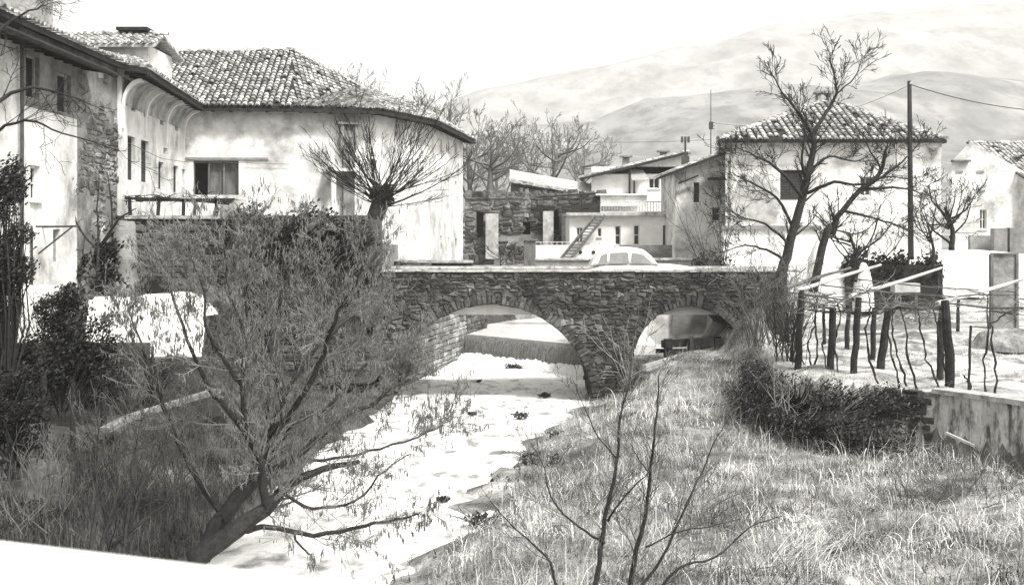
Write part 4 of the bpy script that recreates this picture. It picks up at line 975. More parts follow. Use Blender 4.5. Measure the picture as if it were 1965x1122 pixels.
for (a_, c_) in ((P(1510, 560, 29.5), P(1800, 590, 26)), (P(1560, 545, 31.5), P(1880, 572, 28)), (P(1640, 535, 34), P(1950, 560, 31)), (P(1820, 582, 25), P(1990, 590, 23))):
    m_ = MB(); m_.tube([a_, a_.lerp(c_, .5) + V((0, 0, -.06)), c_], [.022, .02, .018], 5); m_.build('cross_pole', 'wood_grey', pr_)
vines = [((1560, 705), (1548, 660), (1563, 625), (1566, 585)), ((1565, 706), (1567, 640), (1562, 588), (1570, 570)), ((1587, 712), (1578, 660), (1582, 620), (1580, 590)), ((1610, 716), (1600, 660), (1612, 620), (1608, 580)),
         ((1688, 732), (1664, 680), (1662, 630), (1672, 590), (1665, 560)), ((1729, 738), (1712, 690), (1704, 640), (1706, 590)), ((1742, 735), (1722, 680), (1712, 640), (1714, 592)), ((1760, 740), (1742, 680), (1735, 620), (1728, 585)), ((1803, 738), (1778, 690), (1766, 630), (1762, 590)),
         ((1816, 735), (1808, 680), (1796, 620), (1790, 590)), ((1892, 757), (1888, 690), (1896, 620), (1895, 565)), ((1908, 758), (1914, 720), (1900, 660), (1903, 620), (1930, 600)), ((1868, 752), (1858, 730), (1850, 720))]
ords = ['first', 'second', 'third', 'fourth', 'fifth', 'sixth', 'seventh', 'eighth', 'ninth', 'tenth', 'eleventh', 'twelfth', 'thirteenth']
for i, pts in enumerate(vines):
    b0 = gp(*pts[0]); pp = [P(x_, y_, b0.y + R.uniform(-.05, .05)) for x_, y_ in pts]; pp[0].z -= .1
    root = thing('grape_vine', 'bare crooked grape vine under the pergola, %s from the left' % ords[i], 'vine', tuple(b0), 'grape vines under the pergola')
    fine = []
    for k_ in range(len(pp) - 1):
        for s_ in range(5): fine.append(pp[k_].lerp(pp[k_ + 1], s_ / 5) + V((R.uniform(-.03, .03), R.uniform(-.03, .03), 0)))
    fine.append(pp[-1]); m_ = MB(); n_ = len(fine); m_.tube(fine, [(.026 - .012 * j / n_) * R.uniform(.7, 1.35) for j in range(n_)], 5); m_.build('trunk', 'bark', root)
    if i < 12:
        m_ = MB()
        for _ in range(15):
            p = pp[-1].copy(); d_ = V((R.uniform(-1, 1.6), R.uniform(-.8, 1.4), R.uniform(-.1, .4))); c_ = [p]
            for s_ in range(6): d_ = d_ * .9 + V((R.uniform(-.25, .25), R.uniform(-.25, .25), R.uniform(-.22, .15))); p = p + d_ * .22; c_.append(p)
            m_.tube(c_, [.014 - .0016 * j for j in range(7)], 4)
        m_.build('cane', 'twig_mid', root)

# retaining wall right + bramble
rt = thing('retaining_wall', 'stained plastered retaining wall with a pale coping at the right edge', 'wall', (10, 22.5, 0))
wp = [(8.0, 24.85), (8.9, 24.0), (10.0, 22.2), (12.2, 18.6), (14.7, 14.5)]
b = MB(); c_ = MB(); m_ = MB()
for i in range(len(wp) - 1):
    A, B = V((wp[i][0], wp[i][1], 0)), V((wp[i + 1][0], wp[i + 1][1], 0)); U = (B - A).normalized(); N = V((U.y, -U.x, 0)); 
    if N.y > 0: N = -N
    L = (B - A).length; b.obox(A, U, N, 0, L, -.35, 0, .1, 2.26); 
    if i > 0:
        x = 0
        while x < L: w_ = R.uniform(.6, 1.3); c_.obox(A, U, N, x, min(L, x + w_ - .008), -.4, .07, 2.263, 2.35 + R.uniform(0, .02)); x += w_
    if i < 1: rubble(m_, V((A.x, A.y, .2)) , U, N, L, 2.0, .3, tones=(.4, 1.3), proud=.07)
b.build('wall', 'stain_wall', rt); c_.build('coping', 'coping', rt); m_.build('bare_masonry', 'stone', rt)
bm = []
for i in range(44):
    t_ = i / 43; yy = 31.0 - 6.9 * t_; xx = float(XT(yy)) - .15; 
    bm += [((xx - .1, yy, 2.0 - .5 * (1 - t_) * .3), (.45, .42, .34 + .12 * math.sin(i * 1.3))), ((xx - .35 - R.uniform(0, .25), yy - .2, 1.35), (.35 + R.uniform(0, .15), .4, .45))]
    if t_ > .3: bm.append(((xx - .35, yy - .25, .9), (.4, .35, .4)))
plant('bramble', 'dark bramble and ivy covering the left stretch of the retaining wall', 'bramble', (6.8, 27.5, .8), bm, .04, 34, 'leaf_mid', tones=(.3, 2.6))
THK = 1
b = MB(); x_ = 9.2
b.beam(P(1815, 830, 23.3), P(1870, 855, 22.9), .07, .05); tag(b.build('pale_board', 'wood_pale'), 'pale board leaning against the stained retaining wall', 'board')

# ================================================================== TREES
def smooth_path(pts, sub=4, wob=.0):
    out = []; n = len(pts)
    for i in range(n - 1):
        p0 = pts[max(i - 1, 0)]; p1 = pts[i]; p2 = pts[i + 1]; p3 = pts[min(i + 2, n - 1)]
        for s_ in range(sub):
            t_ = s_ / sub; q = .5 * ((2 * p1) + (p2 - p0) * t_ + (2 * p0 - 5 * p1 + 4 * p2 - p3) * t_ * t_ + (3 * p1 - p0 - 3 * p2 + p3) * t_ ** 3)
            out.append(q + V((R.uniform(-wob, wob), R.uniform(-wob, wob), R.uniform(-wob, wob))))
    out.append(pts[-1]); return out
def rdir(d, ang):
    a = d.orthogonal().normalized(); b_ = d.cross(a); t_ = R.uniform(0, 6.283); return (d * math.cos(ang) + (a * math.cos(t_) + b_ * math.sin(t_)) * math.sin(ang)).normalized()
def grow(mb, p, d, L, r, lvl, kids, up, wob, tips, ang=(.35, .9), rmin=.004, shrink=(.35, .6)):
    n = 5 if lvl > 0 else 4; pts = [p]; dd = d.copy()
    for i in range(n): dd = (dd + V((R.uniform(-wob, wob), R.uniform(-wob, wob), R.uniform(-wob, wob) + up))).normalized(); p = p + dd * L / n; pts.append(p)
    mb.tube(pts, [max(rmin, r * (1 - .75 * i / n)) for i in range(n + 1)], 3 if r < .02 else 5, cap=False)
    if lvl <= 0: tips.append(pts); return
    tips.append(pts[2:])
    k_ = kids[lvl - 1]
    for i in range(k_):
        t_ = R.uniform(.2, 1.0); j = min(int(t_ * n), n - 1); q = pts[j].lerp(pts[j + 1], t_ * n - j); base = (pts[j + 1] - pts[j]).normalized()
        grow(mb, q, rdir(base, R.uniform(*ang)), L * R.uniform(*shrink), max(rmin, r * .5 * (1.1 - t_ * .5)), lvl - 1, kids, up, wob, tips, ang, rmin, shrink)
def limb_tree(name, label, base, limbs, dens, L, kids, up=.05, wob=.22, mt='bark', mw='twig', cat='tree', ang=(.35, .95), rmin=.004, start=.15, group=None, r_twig=.4, sub=4, wb=.02, shrink=(.35, .6)):
    """limbs: list of (pts, r0, r1, density factor)"""
    root = thing(name, label, cat, tuple(base), group); tb = MB(); cb = MB(); tips = []
    for (pts, r0, r1, fct) in limbs:
        pp = smooth_path(pts, sub, wb); n = len(pp); rad = [r0 + (r1 - r0) * (i / (n - 1)) for i in range(n)]
        tb.tube(pp, rad, 8 if r0 > .04 else 6, cap=True)
        tot = sum((pp[i + 1] - pp[i]).length for i in range(n - 1)); k_ = int(tot * dens * fct)
        for _ in range(k_):
            t_ = start + (1 - start) * R.random() ** .8; j = min(int(t_ * (n - 1)), n - 2); q = pp[j].lerp(pp[j + 1], R.random()); base_d = (pp[j + 1] - pp[j]).normalized()
            grow(cb, q, rdir(base_d, R.uniform(*ang)), L * R.uniform(.5, 1.2) * (1.15 - .4 * t_), max(rmin, rad[j] * r_twig), len(kids), kids, up, wob, tips, ang, rmin, shrink)
    tb.build('trunk', mt, root, True); cb.build('crown', mw, root)
    return root, tips
def PX(lst, d, jd=0): return [P(x_, y_, d + (dd if dd is not None else 0)) for x_, y_, dd in [(q + (0,))[:3] if len(q) == 2 else q for q in lst]]

# --- big hazel in the left foreground, leaning over the water
d0 = 18.0
L1 = [
 (PX([(372, 1075, 0), (440, 1025, 0), (510, 975, .2), (540, 945, .3), (600, 905, .5), (690, 885, .8)], d0), .17, .035, .7),
 (PX([(385, 1070, .2), (430, 985, .6), (480, 930, .7), (500, 880, .8), (520, 830, .9), (540, 770, 1), (528, 700, 1), (515, 640, 1.2), (535, 580, 1.3), (560, 520, 1.4), (590, 450, 1.5)], d0), .15, .014, 1),
 (PX([(510, 975, .2), (505, 920, 0), (500, 880, -.2), (478, 820, -.3), (465, 740, -.4), (468, 640, -.5), (440, 560, -.5), (430, 470, -.6)], d0), .08, .012, 1),
 (PX([(480, 935, .7), (560, 880, 1.2), (600, 850, 1.5), (660, 800, 1.7), (720, 770, 2), (760, 740, 2.1), (810, 715, 2.3)], d0), .08, .012, 1),
 (PX([(470, 1018, 0), (520, 1010, -.3), (600, 1025, -.5), (700, 1008, -.6), (760, 995, -.6), (805, 985, -.7)], d0), .05, .012, .5),
 (PX([(560, 1020, -.4), (580, 1050, -.7), (600, 1070, -.8), (602, 1095, -.9)], d0), .02, .008, .4),
 (PX([(540, 945, .3), (600, 975, .3), (680, 960, .4), (740, 900, .5), (790, 870, .6)], d0), .035, .008, .6),
 (PX([(500, 880, .8), (450, 800, 1), (400, 740, 1.2), (360, 650, 1.4), (330, 560, 1.5), (310, 500, 1.7)], d0), .06, .010, 1.1),
 (PX([(515, 850, .8), (580, 760, .3), (620, 680, 0), (650, 600, -.3), (690, 530, -.4), (705, 480, -.4)], d0), .055, .010, 1.1),
 (PX([(540, 770, 1), (580, 700, 1.5), (660, 620, 2), (685, 600, 2.2), (705, 590, 2.4)], d0), .045, .008, 1.1),
 (PX([(440, 1000, .4), (380, 920, 1.0), (330, 820, 1.4), (300, 740, 1.6), (270, 660, 1.9), (250, 600, 2)], d0), .06, .010, 1),
 (PX([(510, 900, .8), (560, 820, 1.2), (640, 770, 1.8), (700, 700, 2.2), (735, 690, 2.4), (765, 680, 2.5)], d0), .045, .008, 1),
 (PX([(560, 880, 1.2), (640, 880, 1.4), (730, 860, 1.6), (820, 830, 1.8), (870, 800, 1.9)], d0), .035, .008, .9),
 (PX([(520, 830, .9), (500, 720, .4), (470, 600, .2), (480, 500, 0), (500, 420, 0)], d0), .05, .010, 1.1),
 (PX([(465, 740, -.4), (400, 640, -.6), (390, 560, -.7), (360, 470, -.9)], d0), .04, .008, 1),
]
hz, tips = limb_tree('hazel_tree', 'large leaning hazel full of fine twigs and catkins over the river in the left foreground', P(380, 1070, d0), L1, 8.5, .92, (4, 5), up=.03, wob=.11, mt='bark', mw='twig_hazel', rmin=.0034, start=.12, r_twig=.25)
def catkins(root, tips, n, L=(.05, .09), m='catkin', r=.0075):
    pts = []; 
    for _ in range(n):
        t_ = tips[R.randrange(len(tips))]; a = R.randrange(len(t_) - 1) if len(t_) > 1 else 0; p = t_[a].lerp(t_[min(a + 1, len(t_) - 1)], R.random()); pts.append((p.x, p.y, p.z, R.uniform(*L), R.uniform(.7, 1.3) * r))
    A = np.array(pts); k_ = len(A); vs = np.zeros((k_, 8, 3)); sx = [1, -.5, -.5]; sy = [0, .87, -.87]
    vs[:, 0] = A[:, :3]; 
    tilt = NR.uniform(-.012, .012, (k_, 2))
    for lvl_, fz in ((0, .25), (1, .85)):
        for j in range(3):
            vs[:, 1 + lvl_ * 3 + j, 0] = A[:, 0] + sx[j] * A[:, 4] + tilt[:, 0] * fz; vs[:, 1 + lvl_ * 3 + j, 1] = A[:, 1] + sy[j] * A[:, 4] + tilt[:, 1] * fz; vs[:, 1 + lvl_ * 3 + j, 2] = A[:, 2] - A[:, 3] * fz
    vs[:, 7] = A[:, :3]; vs[:, 7, 2] -= A[:, 3]
    fs = [(0, 1, 2), (0, 2, 3), (0, 3, 1), (1, 4, 5), (1, 5, 2), (2, 5, 6), (2, 6, 3), (3, 6, 4), (3, 4, 1), (7, 5, 4), (7, 6, 5), (7, 4, 6)]
    ff = (np.arange(k_)[:, None, None] * 8 + np.array(fs)[None]).reshape(-1, 3)
    o_ = raw('catkins', vs.reshape(-1, 3), ff, m, root); o_['kind'] = 'stuff'; return o_
catkins(hz, tips, 17000, (.05, .10), r=.007)
print('hazel twigs', len(tips))

# --- foreground shrub bottom centre
d0 = 13.5
L2 = [
 (PX([(1135, 1190, 0), (1150, 1080, 0), (1160, 1000, .1), (1175, 930, .1), (1185, 870, .2), (1190, 800, .2), (1205, 740, .2), (1212, 690, .3)], d0), .035, .006, .8),
 (PX([(1205, 1190, 0), (1212, 1110, 0), (1225, 1040, -.1), (1240, 980, -.1), (1248, 900, -.1), (1255, 840, -.2), (1262, 770, -.2), (1265, 715, -.3)], d0), .035, .006, .8),
 (PX([(1165, 1000, 0), (1200, 950, -.1), (1245, 905, -.3)], d0), .016, .005, .8),
 (PX([(1160, 1040, 0), (1110, 1010, .2), (1060, 960, .3), (1045, 900, .4), (1020, 850, .5)], d0), .018, .005, .8),
 (PX([(1080, 1190, .3), (1060, 1090, .3), (1040, 1060, .4), (985, 1010, .5), (940, 960, .6)], d0), .02, .005, .8),
 (PX([(1225, 1130, .0), (1270, 1070, .1), (1320, 960, .2), (1350, 900, .4), (1370, 850, .5), (1400, 800, .6)], d0), .02, .005, .8),
 (PX([(1230, 1180, .0), (1300, 1090, .2), (1370, 1070, .3), (1440, 1010, .5), (1500, 990, .6)], d0), .02, .005, .7),
 (PX([(1240, 1050, -.1), (1300, 1020, -.2), (1360, 1010, -.3), (1420, 995, -.3)], d0), .012, .004, .6),
 (PX([(1185, 880, .2), (1150, 840, .2), (1125, 790, .3), (1100, 730, .3)], d0), .012, .004, .8),
 (PX([(1248, 910, -.1), (1225, 880, -.1), (1210, 850, -.2)], d0), .01, .004, .8),
]
limb_tree('young_sapling', 'slender bare saplings with thin twigs rising in the bottom centre foreground', P(1170, 1190, d0), L2, 9, .5, (3, 3), up=.06, wob=.16, mt='bark', mw='twig_mid', rmin=.0028, start=.1, r_twig=.4, wb=.008, ang=(.3, .8))

# --- pollard willow before the white house
d0 = 43.0
pb_ = P(715, 420, d0); stub = [(PX([(712, 470, 0), (715, 430, 0), (728, 395, 0), (733, 362, 0)], d0), .28, .36, 0)]
L3 = list(stub)
for i in range(56):
    a = math.radians(R.choice([R.uniform(8, 85), R.uniform(95, 158), R.uniform(30, 150)])); ln = R.uniform(110, 215) * (1.0 if a < 1.5 else .92); x_, y_ = 728 + R.uniform(-14, 14), 385 + R.uniform(-15, 15)
    q1 = (x_ + math.cos(a) * ln * .35, y_ - math.sin(a) * ln * .3, R.uniform(-.8, .8)); q2 = (x_ + math.cos(a) * ln * .7, y_ - math.sin(a) * ln * .68, R.uniform(-1.6, 1.6)); q3 = (x_ + math.cos(a) * ln * .95, y_ - math.sin(a) * ln * 1.05, R.uniform(-2.2, 2.2))
    L3.append((PX([(x_, y_, 0), q1, q2, q3], d0), .024, .007, 1))
limb_tree('pollard_willow', 'pollarded willow with a knobbly head and long fanned shoots before the white house', P(712, 500, d0), L3, 1.8, .9, (2,), up=.08, wob=.12, mt='bark', mw='bark', rmin=.008, ang=(.2, .5))
b = MB(); leaves(b, P(733, 375, d0), (.5, .45, .5), 900, .09); b.build('ivy_clump', 'leaf_dark', bpy.data.objects['pollard_willow'])

# --- tall fruit tree beside bridge (right)
d0 = 35.0
L4 = [
 (PX([(1490, 600, 0), (1500, 530, 0), (1512, 480, 0), (1535, 400, 0), (1552, 330, 0), (1562, 280, 0), (1555, 250, 0)], d0), .19, .065, .8),
 (PX([(1555, 252, 0), (1535, 220, -.3), (1500, 175, -.5), (1480, 140, -.6)], d0), .06, .01, 1),
 (PX([(1557, 262, 0), (1585, 215, .3), (1605, 180, .3), (1600, 140, .4), (1590, 100, .4)], d0), .07, .01, 1),
 (PX([(1603, 180, .3), (1640, 150, .8), (1655, 110, 1)], d0), .035, .008, 1),
 (PX([(1540, 380, 0), (1500, 330, -.5), (1450, 300, -1), (1410, 280, -1.3)], d0), .07, .01, 1),
 (PX([(1525, 440, 0), (1490, 380, .5), (1440, 350, .9), (1400, 330, 1.2)], d0), .06, .01, 1),
 (PX([(1545, 372, 0), (1600, 350, -.5), (1650, 355, -.9), (1700, 340, -1.2), (1750, 345, -1.4)], d0), .06, .01, .9),
 (PX([(1555, 330, 0), (1590, 300, .4), (1640, 310, .8), (1680, 290, 1)], d0), .05, .01, .9),
 (PX([(1515, 470, 0), (1470, 430, -.4), (1430, 420, -.8), (1395, 400, -1)], d0), .05, .01, .9),
 (PX([(1510, 500, 0), (1470, 480, .4), (1430, 470, .7), (1400, 480, 1)], d0), .05, .01, .9),
 (PX([(1548, 345, 0), (1538, 300, -.4), (1545, 250, -.6), (1530, 200, -.8)], d0), .05, .01, .8),
]
limb_tree('fruit_tree', 'tall bare fruit tree with an upright forked crown at the right end of the bridge', P(1490, 600, d0), L4, 6.5, 1.0, (4, 3), up=.06, wob=.13, mt='bark', mw='twig', rmin=.0075, r_twig=.3, start=.25)
d0 = 37.0
L5 = [
 (PX([(1560, 560, 0), (1570, 510, 0), (1588, 440, 0), (1598, 445, 0), (1608, 415, 0), (1650, 365, 0), (1690, 330, 0), (1698, 290, 0)], d0), .15, .05, .8),
 (PX([(1650, 365, 0), (1700, 360, .5), (1750, 365, .8), (1790, 380, 1)], d0), .06, .01, 1),
 (PX([(1690, 325, 0), (1670, 290, -.4), (1650, 250, -.5)], d0), .04, .008, 1),
 (PX([(1660, 360, 0), (1720, 320, .4), (1750, 290, .7), (1770, 270, .9)], d0), .05, .008, 1),
 (PX([(1620, 405, 0), (1680, 420, -.4), (1740, 440, -.8), (1790, 470, -1)], d0), .045, .008, 1),
]
limb_tree('leaning_tree', 'bare tree with a kinked trunk leaning right in front of the hip roofed house', P(1560, 560, d0), L5, 6, .95, (4, 3), up=.06, wob=.14, mt='bark', mw='twig', rmin=.0075, r_twig=.3)
def auto_tree(name, label, px, pyb, pyt, d, spread, r=.2, n=9, dens=2.2, L=1.3, kids=(3, 4), mt='bark', mw='bark', rmin=.01, up=.05, fork=.3, group=None, cat='tree'):
    b0 = P(px, pyb, d); H = P(0, pyt, d).z - b0.z; W = spread; limbs = []; top = b0 + V((R.uniform(-.1, .1) * H, 0, H * .55))
    limbs.append(([b0, b0 + V((R.uniform(-.03, .03) * H, 0, H * .25)), top], r, r * .5, .6))
    for i in range(n):
        s0 = b0.lerp(top, R.uniform(fork, 1)); a = 6.283 * i / n + R.uniform(-.4, .4); k_ = R.uniform(.5, 1); e = b0 + V((math.cos(a) * W * k_, math.sin(a) * W * k_, H * R.uniform(.6, 1.0) * (1.05 - .25 * k_))); m_ = s0.lerp(e, .5) + V((math.cos(a) * W * .12, math.sin(a) * W * .12, -H * .03))
        limbs.append(([s0, m_, e], r * .4, .012, 1))
    return limb_tree(name, label, b0, limbs, dens, L, kids, up=up, wob=.13, mt=mt, mw=mw, rmin=rmin, group=group, cat=cat)
auto_tree('garden_tree', 'small bare garden tree with many upright stems before the hedge', 1640, 540, 370, 41, 1.9, .09, 12, 3.6, .8, (3, 2), fork=.05, rmin=.008)
auto_tree('garden_tree', 'dark bare tree with two thick stems left of the gabled house', 1825, 480, 330, 46, 1.6, .13, 9, 3.2, .9, (3, 3), rmin=.008, fork=.15)
auto_tree('garden_tree', 'slim bare tree leaning in front of the utility pole base', 1790, 520, 350, 44, 1.2, .08, 7, 3.2, .8, (3, 2), rmin=.008, fork=.4)
# trees behind the bridge
far = [(940, 372, 262, 82, 2.9, .26, 'bare round headed tree standing on top of the stone ruin'), (1062, 350, 212, 95, 4.4, .26, 'large bare spreading tree behind the white lean to roof'), (905, 430, 160, 88, 3.6, .24, 'tall bare tree half hidden by the right end of the white house'),
       (1010, 360, 240, 105, 3.4, .2, 'faint bare tree between the two large trees behind the ruin'), (845, 300, 160, 92, 2.6, .2, 'bare treetop showing over the lower end of the long roof'), (690, 300, 118, 85, 2.4, .16, 'faint feathery treetop above the middle of the long roof'),
       (1125, 360, 250, 120, 3.6, .2, 'faint bare tree far behind the terrace house'), (960, 400, 200, 125, 4.6, .24, 'pale distant bare tree behind the round headed tree')]
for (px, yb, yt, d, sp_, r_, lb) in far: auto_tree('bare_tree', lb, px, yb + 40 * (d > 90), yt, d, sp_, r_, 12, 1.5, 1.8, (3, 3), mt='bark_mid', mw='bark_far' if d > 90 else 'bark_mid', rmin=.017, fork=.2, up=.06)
auto_tree('young_tree', 'small thin bare tree growing behind the bridge parapet below the ruin', 962, 520, 450, 50, .9, .035, 7, 5, .5, (3,), rmin=.008, fork=.1)
# thicket at right of bridge
def thicket(name, label, cx, yb, yt, d, wpx, n, m='twig', rr=.012, lean=.25, cat='shrub', kids=(3, 3), L=.7, rmin=.006):
    b0 = P(cx, yb, d); root = thing(name, label, cat, tuple(b0)); b = MB(); tips = []; H = P(0, yt, d).z - b0.z
    for _ in range(n):
        p = b0 + V((R.uniform(-wpx, wpx) * d / F, R.uniform(-.7, .7), R.uniform(-.15, .1))); grow(b, p, V((R.gauss(0, lean), R.gauss(0, lean), 1)).normalized(), H * R.uniform(.55, 1.1), rr * R.uniform(.7, 1.6), len(kids), kids, .02, .16, tips, (.3, .9), rmin, (.3, .5))
    b.build('stems', m, root); return root, tips
thicket('thicket', 'dense dark shrub thicket rising behind the bridge parapet right of the white car', 1365, 530, 340, 44.5, 42, 16, 'twig')
thicket('thicket', 'dense grey thicket of upright shoots at the foot of the tall fruit tree', 1478, 660, 500, 33.0, 50, 55, 'twig_mid', .016)
thicket('thicket', 'dark tangle of thin stems just left of the first pergola post', 1515, 700, 560, 30.0, 28, 26, 'twig', .016, .12)
plant('bramble', 'low dark evergreen clump behind the parapet right of the white car', 'bramble', (8, 44, 3.6), [((P(1360, 0, 44).x, 44.3, 4.3), (.9, .6, .7)), ((P(1395, 0, 44).x, 44.3, 4.1), (.6, .6, .6))], .07, 70, 'leaf_mid')
# pale willow shoots before the bridge pier
thicket('willow_shoots', 'pale arching shoots growing against the bridge pier', 1205, 735, 590, 34.5, 16, 13, 'twig_pale', .012, .6, kids=(2,), L=.5)
plant('bramble', 'grey scrub hanging from the right end of the bridge above the bank', 'bramble', (8.2, 37, 2), [((7.9, 37.2, 2.6), (.6, .5, .8)), ((8.4, 37.2, 3.5), (.6, .5, .7)), ((8.0, 36.8, 1.8), (.7, .5, .5))], .06, 60, 'leaf_dry', tones=(.4, 1.6))

thicket('wall_scrub', 'pale dry stems hanging over the bramble on the retaining wall', 1600, 790, 700, 25.6, 110, 60, 'twig_pale', .007, .8, kids=(2,), L=.5, rmin=.003)
# left side plants
cb = []
for i in range(9): cb.append(((P(8, 0, 24).x + R.uniform(-.2, .2), 24, P(0, 560 - i * 28, 24).z), (.55 - .03 * i, .5, .4)))
plant('conifer', 'dark dense conifer cut off by the left edge before the old house', 'conifer', (P(8, 0, 24).x, 24, 2.2), cb, .045, 200, 'leaf_dark', tones=(.6, 2.2))
plant('evergreen_bush', 'large dark glossy evergreen bush in front of the white mound', 'bush', (P(130, 0, 24.5).x, 24.5, 1.6),
      [(P(125, 690, 24.5), (1.0, .7, .7)), (P(140, 640, 24.5), (.7, .6, .6)), (P(105, 600, 24.5), (.45, .4, .45)), (P(180, 665, 24.5), (.6, .5, .55)), (P(60, 690, 24.5), (.6, .5, .5)), (P(200, 620, 24.6), (.35, .3, .3)), (P(135, 570, 24.6), (.3, .3, .35))], .04, 330, 'leaf_dark', tones=(.4, 1.8))
plant('evergreen_bush', 'black evergreen mass in the gap between the old house and the terrace wall', 'bush', (P(175, 0, 33).x, 33, 3),
      [(P(180, 500, 33.5), (.8, .6, .8)), (P(170, 540, 33), (.9, .6, .7)), (P(200, 480, 33.6), (.5, .5, .6)), (P(205, 545, 33.3), (.6, .5, .6))], .08, 140, 'leaf_dark', tones=(.2, .8))
plant('evergreen_bush', 'low dark evergreen spreading behind the row of garden posts', 'bush', (P(170, 0, 26.5).x, 26.5, 1.5),
      [(P(110, 730, 26.5), (1.1, .5, .5)), (P(210, 725, 26.5), (.9, .5, .45)), (P(290, 720, 26.8), (.6, .4, .4))], .04, 200, 'leaf_mid', tones=(.3, 1.4))
plant('evergreen_bush', 'round black evergreen bush at the left edge behind the garden post', 'bush', (P(30, 0, 20).x, 20, 1.5),
      [(P(25, 770, 20), (.75, .6, .6)), (P(60, 740, 20.2), (.4, .4, .35)), (P(20, 830, 20), (.7, .5, .4))], .035, 230, 'leaf_dark', tones=(.4, 1.2))
# bare small tree by terrace corner
limb_tree('bare_sapling', 'bare branching sapling at the round corner of the terrace wall', P(205, 560, 33), [
 (PX([(185, 560, 0), (188, 460, 0), (187, 400, 0), (190, 330, 0)], 32.6), .05, .01, 1), (PX([(190, 470, 0), (215, 440, 0), (210, 360, 0), (205, 330, 0)], 32.6), .04, .01, 1),
 (PX([(188, 480, 0), (160, 450, 0), (145, 420, 0), (142, 370, 0)], 32.6), .04, .008, 1), (PX([(195, 470, 0), (230, 420, -.4), (262, 400, -.6)], 32.6), .05, .01, 1)], 3.2, .6, (3, 2), rmin=.006)
# overhanging branches upper left
limb_tree('overhanging_tree', 'bare branches of a nearby tree reaching in at the upper left corner', P(-160, 700, 15), [
 (PX([(-160, 700, 0), (-140, 450, 0), (-110, 200, 0), (-60, 60, 0)], 15), .12, .03, .6),
 (PX([(-125, 330, 0), (-40, 230, 0), (40, 170, .3), (110, 175, .4), (170, 200, .5)], 15), .04, .006, 1.1), (PX([(-120, 260, 0), (-30, 90, 0), (40, 30, .3), (90, 10, .4)], 15), .035, .006, 1.2),
 (PX([(-130, 380, 0), (-30, 270, .3), (50, 230, .5), (120, 255, .7), (230, 290, .8)], 15), .03, .005, 1.1), (PX([(-100, 180, 0), (-30, 10, 0), (60, -20, .2)], 15), .03, .006, 1)], 3.2, .75, (3, 4), up=.0, rmin=.0032, wob=.22)
# shrubs on left bank
thicket('bank_shrub', 'bare dark stemmed shrub rising on the left bank near the bottom edge', 215, 1045, 830, 16.5, 18, 7, 'twig', .022, .18, rmin=.005)
limb_tree('bank_shrub', 'forked dark shrub stem on the left bank left of the hazel trunk', P(215, 1050, 17), [
 (PX([(210, 1055, 0), (200, 980, 0), (188, 920, 0), (180, 850, 0), (165, 830, 0)], 17), .035, .012, 1), (PX([(188, 910, 0), (186, 860, .1), (190, 815, .1)], 17), .02, .008, 1),
 (PX([(215, 1050, 0), (260, 1010, 0), (320, 960, .1), (345, 930, .1)], 17), .04, .01, 1), (PX([(322, 958, 0), (315, 880, .1), (312, 845, .2)], 17), .02, .006, 1)], 5, .6, (3, 3), mw='twig', rmin=.004)
thicket('bank_shrub', 'grey tangle of dead stems at the lower left corner', 40, 1010, 860, 17, 70, 40, 'twig_mid', .01, .5, rmin=.004)
thicket('bank_shrub', 'grey tangle of dead stems between the garden posts and the hazel', 290, 930, 760, 19.5, 90, 60, 'twig_mid', .012, .35, rmin=.004)
thicket('bank_shrub', 'grey twiggy scrub below the ivy at the left end of the bridge', 655, 700, 560, 34, 40, 26, 'twig_mid', .014, .3, rmin=.006)
thicket('bank_shrub', 'grey twiggy scrub along the foot of the terrace wall behind the hazel', 500, 690, 500, 33, 110, 60, 'twig_mid', .014, .3, rmin=.006)
thicket('bank_shrub', 'thin bare bush on the slope before the old house wall', 40, 650, 570, 26, 45, 26, 'twig', .012, .25, rmin=.005)

# garden posts on left
for i, (px, yb, yt, r_, lb) in enumerate(((84, 862, 715, .075, 'thick dark garden post beside the round black bush'), (140, 842, 735, .06, 'dark crooked garden post, second from the left edge'), (199, 815, 742, .075, 'dark garden post in the middle of the left garden row'),
      (248, 798, 730, .055, 'dark garden post right of the middle one, below the evergreen bush'), (293, 772, 665, .05, 'tall thin garden post against the white mound'))):
    d_ = (E - 1.45) * F / (yb - HOR) if yb > 780 else 27.5; p = P(px, yb, d_); p.z = min(p.z, gz(p.x, p.y)) - .1; q = P(px + R.uniform(-3, 3), yt, d_); b = MB(); b.tube([p.lerp(q, i_ / 4) + V((R.uniform(-.02, .02), 0, 0)) for i_ in range(5)], [r_, r_ * .95, r_, r_ * .85, r_ * .8], 8)
    tag(b.build('garden_post', 'bark'), lb, 'post', 'posts of the left garden')
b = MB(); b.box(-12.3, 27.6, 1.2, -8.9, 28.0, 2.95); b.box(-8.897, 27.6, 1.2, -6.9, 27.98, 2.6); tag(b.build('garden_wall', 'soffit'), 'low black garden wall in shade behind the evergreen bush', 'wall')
b = MB(); pts = [P(200, 825, 23), P(250, 800, 24), P(330, 775, 25.5), P(420, 748, 27)]
for i in range(3): b.beam(pts[i], pts[i + 1] - (pts[i + 1] - pts[i]) * .04, .22, .1)
tag(b.build('stone_edging', 'plaster_shade'), 'pale stone edging running uphill through the left garden', 'edging')

